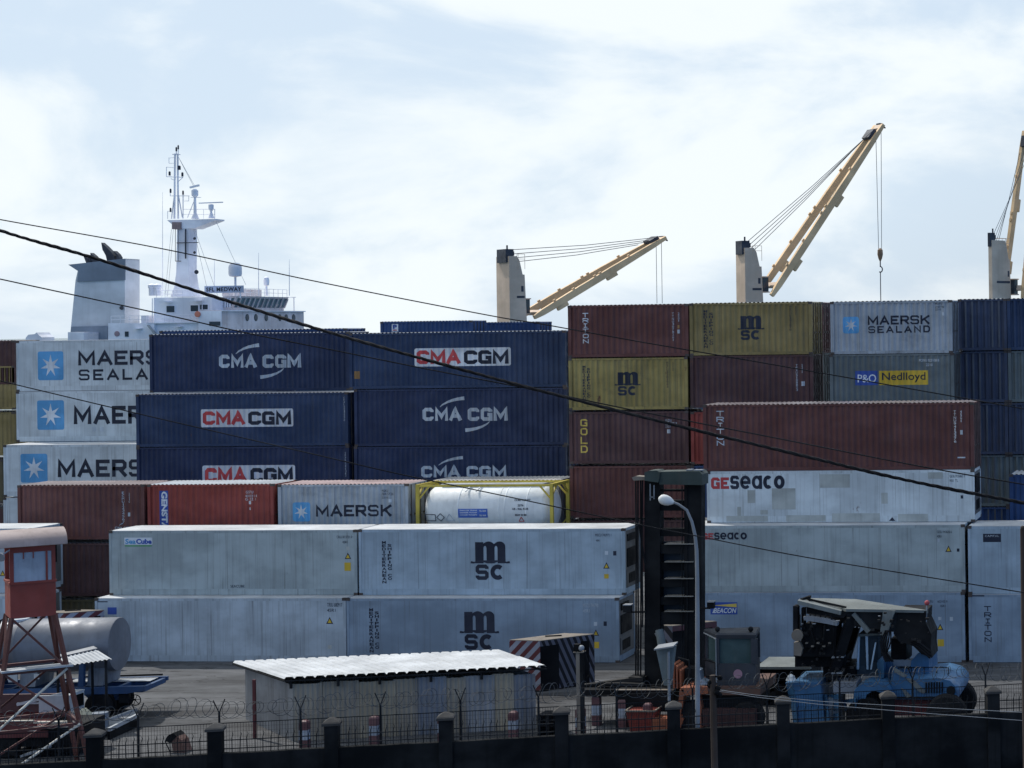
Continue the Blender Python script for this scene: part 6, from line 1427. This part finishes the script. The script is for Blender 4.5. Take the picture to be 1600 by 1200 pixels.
    MB().rect(1392, 998, 1416, 1034, Y + .9, 1.4).build('engine_grille', BLACKM, o)
    MB().rect(1393, 1031, 1434, 1041, Y + .85, .3).build('grey_panel', paint('stacker_grey_panel', (.22, .25, .29), dirt=.3), o)
    # blue body
    MB().ext([(1371, 1032), (1379, 1028), (1392, 1034), (1396, 1045), (1422, 1047), (1424, 1032), (1436, 1020), (1440, 1014), (1451, 1020), (1452, 1058), (1452, 1075), (1376, 1075)], Y + .6, 2.2).build('body', STBLUE, o)
    prof = [(1395, 1046), (1412, 1054), (1440, 1057), (1470, 1055), (1490, 1060), (1499, 1070), (1501, 1080), (1498, 1089), (1480, 1092), (1440, 1091), (1400, 1091), (1390, 1075)]
    cx, cyy = 1440, 1075; rings = []
    for yo, k in ((-.35, .93), (-.2, .985), (0, 1), (2.6, 1), (2.75, .95)): rings.append([PX(cx + (x - cx) * k, cyy + (y - cyy) * k, Y) + Vector((0, yo, 0)) for x, y in prof])
    MB().loft(rings).build('counterweight', STBLUE, o, smooth=True)
    MB().lathe(PX(1488, 1076, Y) + Vector((0, -.36, 0)), (0, -1, 0), [(0, .17), (.015, .17), (.02, .13)], 16).build('rear_lamp', BLACKM, o)
    prof = [(1338, 1088), (1340, 1073), (1348, 1064), (1360, 1060), (1386, 1061), (1394, 1068), (1400, 1080), (1400, 1090), (1384, 1088), (1382, 1076), (1370, 1073), (1360, 1079), (1356, 1089)]
    rings = []
    for yo, k in ((-.75, .96), (-.65, 1), (.3, 1)): rings.append([PX(1369 + (x - 1369) * k, 1075 + (y - 1075) * k, Y) + Vector((0, yo, 0)) for x, y in prof])
    MB().loft(rings).build('mudguard', STBLUE, o, smooth=True)
    for pts in ([(1395, 1042.5), (1402, 1046), (1418, 1056), (1412, 1058.5), (1397, 1050)], [(1416, 1060), (1426, 1061), (1446, 1080), (1444, 1084), (1436, 1081)], [(1408, 1075), (1414, 1078), (1424, 1088), (1416, 1090)]):
        MB().ext(pts, Y - .42, .05).build('chevron_plate', BOOMG, o)
    MB().sext([(1370, 1036), (1376, 1028), (1381, 1033), (1381, 1059), (1373, 1060)], Y - .1, .5, 2.2).build('side_fin', STBLUE, o)
    # front end: blue legs and steps seen through the fence
    MB().sext([(1227, 1067), (1238, 1067), (1243, 1090), (1246, 1130), (1240, 1140), (1236, 1100)], Y - .9, .5, 2.0).build('front_leg', STBLUE, o)
    MB().ext([(1238, 1067), (1281, 1066), (1286, 1100), (1290, 1140), (1246, 1140), (1244, 1092)], Y - .7, 2.4).build('front_panel', STBLUE, o)
    st_ = MB()
    for pts in ([(1283, 1086), (1291, 1086), (1298, 1140), (1289, 1140)], [(1291, 1087), (1313, 1085), (1313, 1092), (1292, 1093)], [(1294, 1099), (1313, 1098), (1313, 1109), (1296, 1111)], [(1297, 1116), (1313, 1115), (1313, 1127), (1299, 1128)], [(1316, 1094), (1337, 1092), (1337, 1098), (1317, 1099)], [(1317, 1099), (1321, 1099), (1335, 1138), (1329, 1138)], [(1335, 1088), (1341, 1088), (1333, 1124), (1328, 1124)]):
        st_.sext(pts, Y - 1.0, .12, 1.8)
    st_.each('access_step', STBLUE, o)
    MB().rect(1302, 1066, 1338, 1084, Y - .6, 1.2).build('fuel_tank', MGREY, o); MB().rect(1293, 1091, 1313, 1140, Y - .5, 1).build('step_well', paint('step_grey', (.25, .3, .34), dirt=.3), o)
    MB().lathe(PX(1236, 1060, Y - .9), (0, 0, 1), [(-.06, .2), (0, .17), (.1, .12), (.16, .03)], 14).build('front_lamp', LAMPH, o)
    MB().rect(1286, 1042, 1336, 1066, Y + .3, 1.8).build('front_frame', BLACKM, o)
    MB().rect(1398, 1092, 1478, 1118, Y - .2, 2.6).build('undercarriage', RUSTRED, o)
    for x, rr_ in ((1357, .72), (1482, .76)):
        for yy in (Y - .5, Y + 2.3): wheel(None, (PX(x, 1100, Y).x, yy, rr_), rr_, .55, (0, 1, 0), o)
    cl = MB(); r5 = random.Random(11)
    for x0_, x1_, y0_, y1_, n_ in ((1250, 1312, 962, 1040, 34), (1322, 1400, 956, 988, 12), (1405, 1450, 960, 1022, 12), (1290, 1338, 1030, 1066, 16)):
        for i in range(n_):
            a_, b_ = r5.uniform(x0_, x1_), r5.uniform(y0_, y1_); w1, h1_ = r5.uniform(1.2, 6), r5.uniform(1, 4)
            cl.rect(a_, b_, a_ + w1, b_ + h1_, Y - .55 + r5.uniform(0, .4), .12)
    cl.build('fittings', paint('greasy_steel_fittings', (.018, .018, .019), dirt=.3, spec=.05), o)
    cl = MB()
    for i in range(5):
        a_, b_ = r5.uniform(1250, 1310), r5.uniform(960, 1035); cl.rect(a_, b_, a_ + r5.uniform(2, 7), b_ + 1.0, Y - .6, .1)
    for i in range(3):
        a_, b_ = r5.uniform(1326, 1400), r5.uniform(958, 1000); cl.rect(a_, b_, a_ + r5.uniform(1, 4), b_ + 1.0, Y - .4, .1)
    cl.each('painted_glint', MGREY, o)  # pale strips scattered over the machinery as painted glints
    ra = MB()
    for x_ in (1404, 1424, 1444, 1464, 1482): ra.tube(PX(x_, 1057, Y + .5), PX(x_, 1043, Y + .5), .018, 5)
    ra.path([PX(1404, 1043, Y + .5), PX(1444, 1042.5, Y + .5), PX(1482, 1043, Y + .5)], .018, 5); ra.build('hand_rail', BLACKM, o)
    lv = MB()
    for i in range(7): lv.rect(1446 + i * 4.2, 1066, 1448 + i * 4.2, 1083, Y - .39, .04)
    lv.build('louvres', BLACKM, o)
    MB().rect(1399, 1089, 1497, 1091.5, Y - .42, .1).build('bumper_strip', BLACKM, o)
    MB().ball(PX(1448.5, 942, Y + .4), .10, 10).build('beacon', paint('beacon_red', (.35, .06, .07), dirt=0), o); MB().tube(PX(1448, 946, Y + .4), PX(1447, 975, Y + .4), .03, 6).build('beacon_stem', LAMPG, o)
reach_stacker()
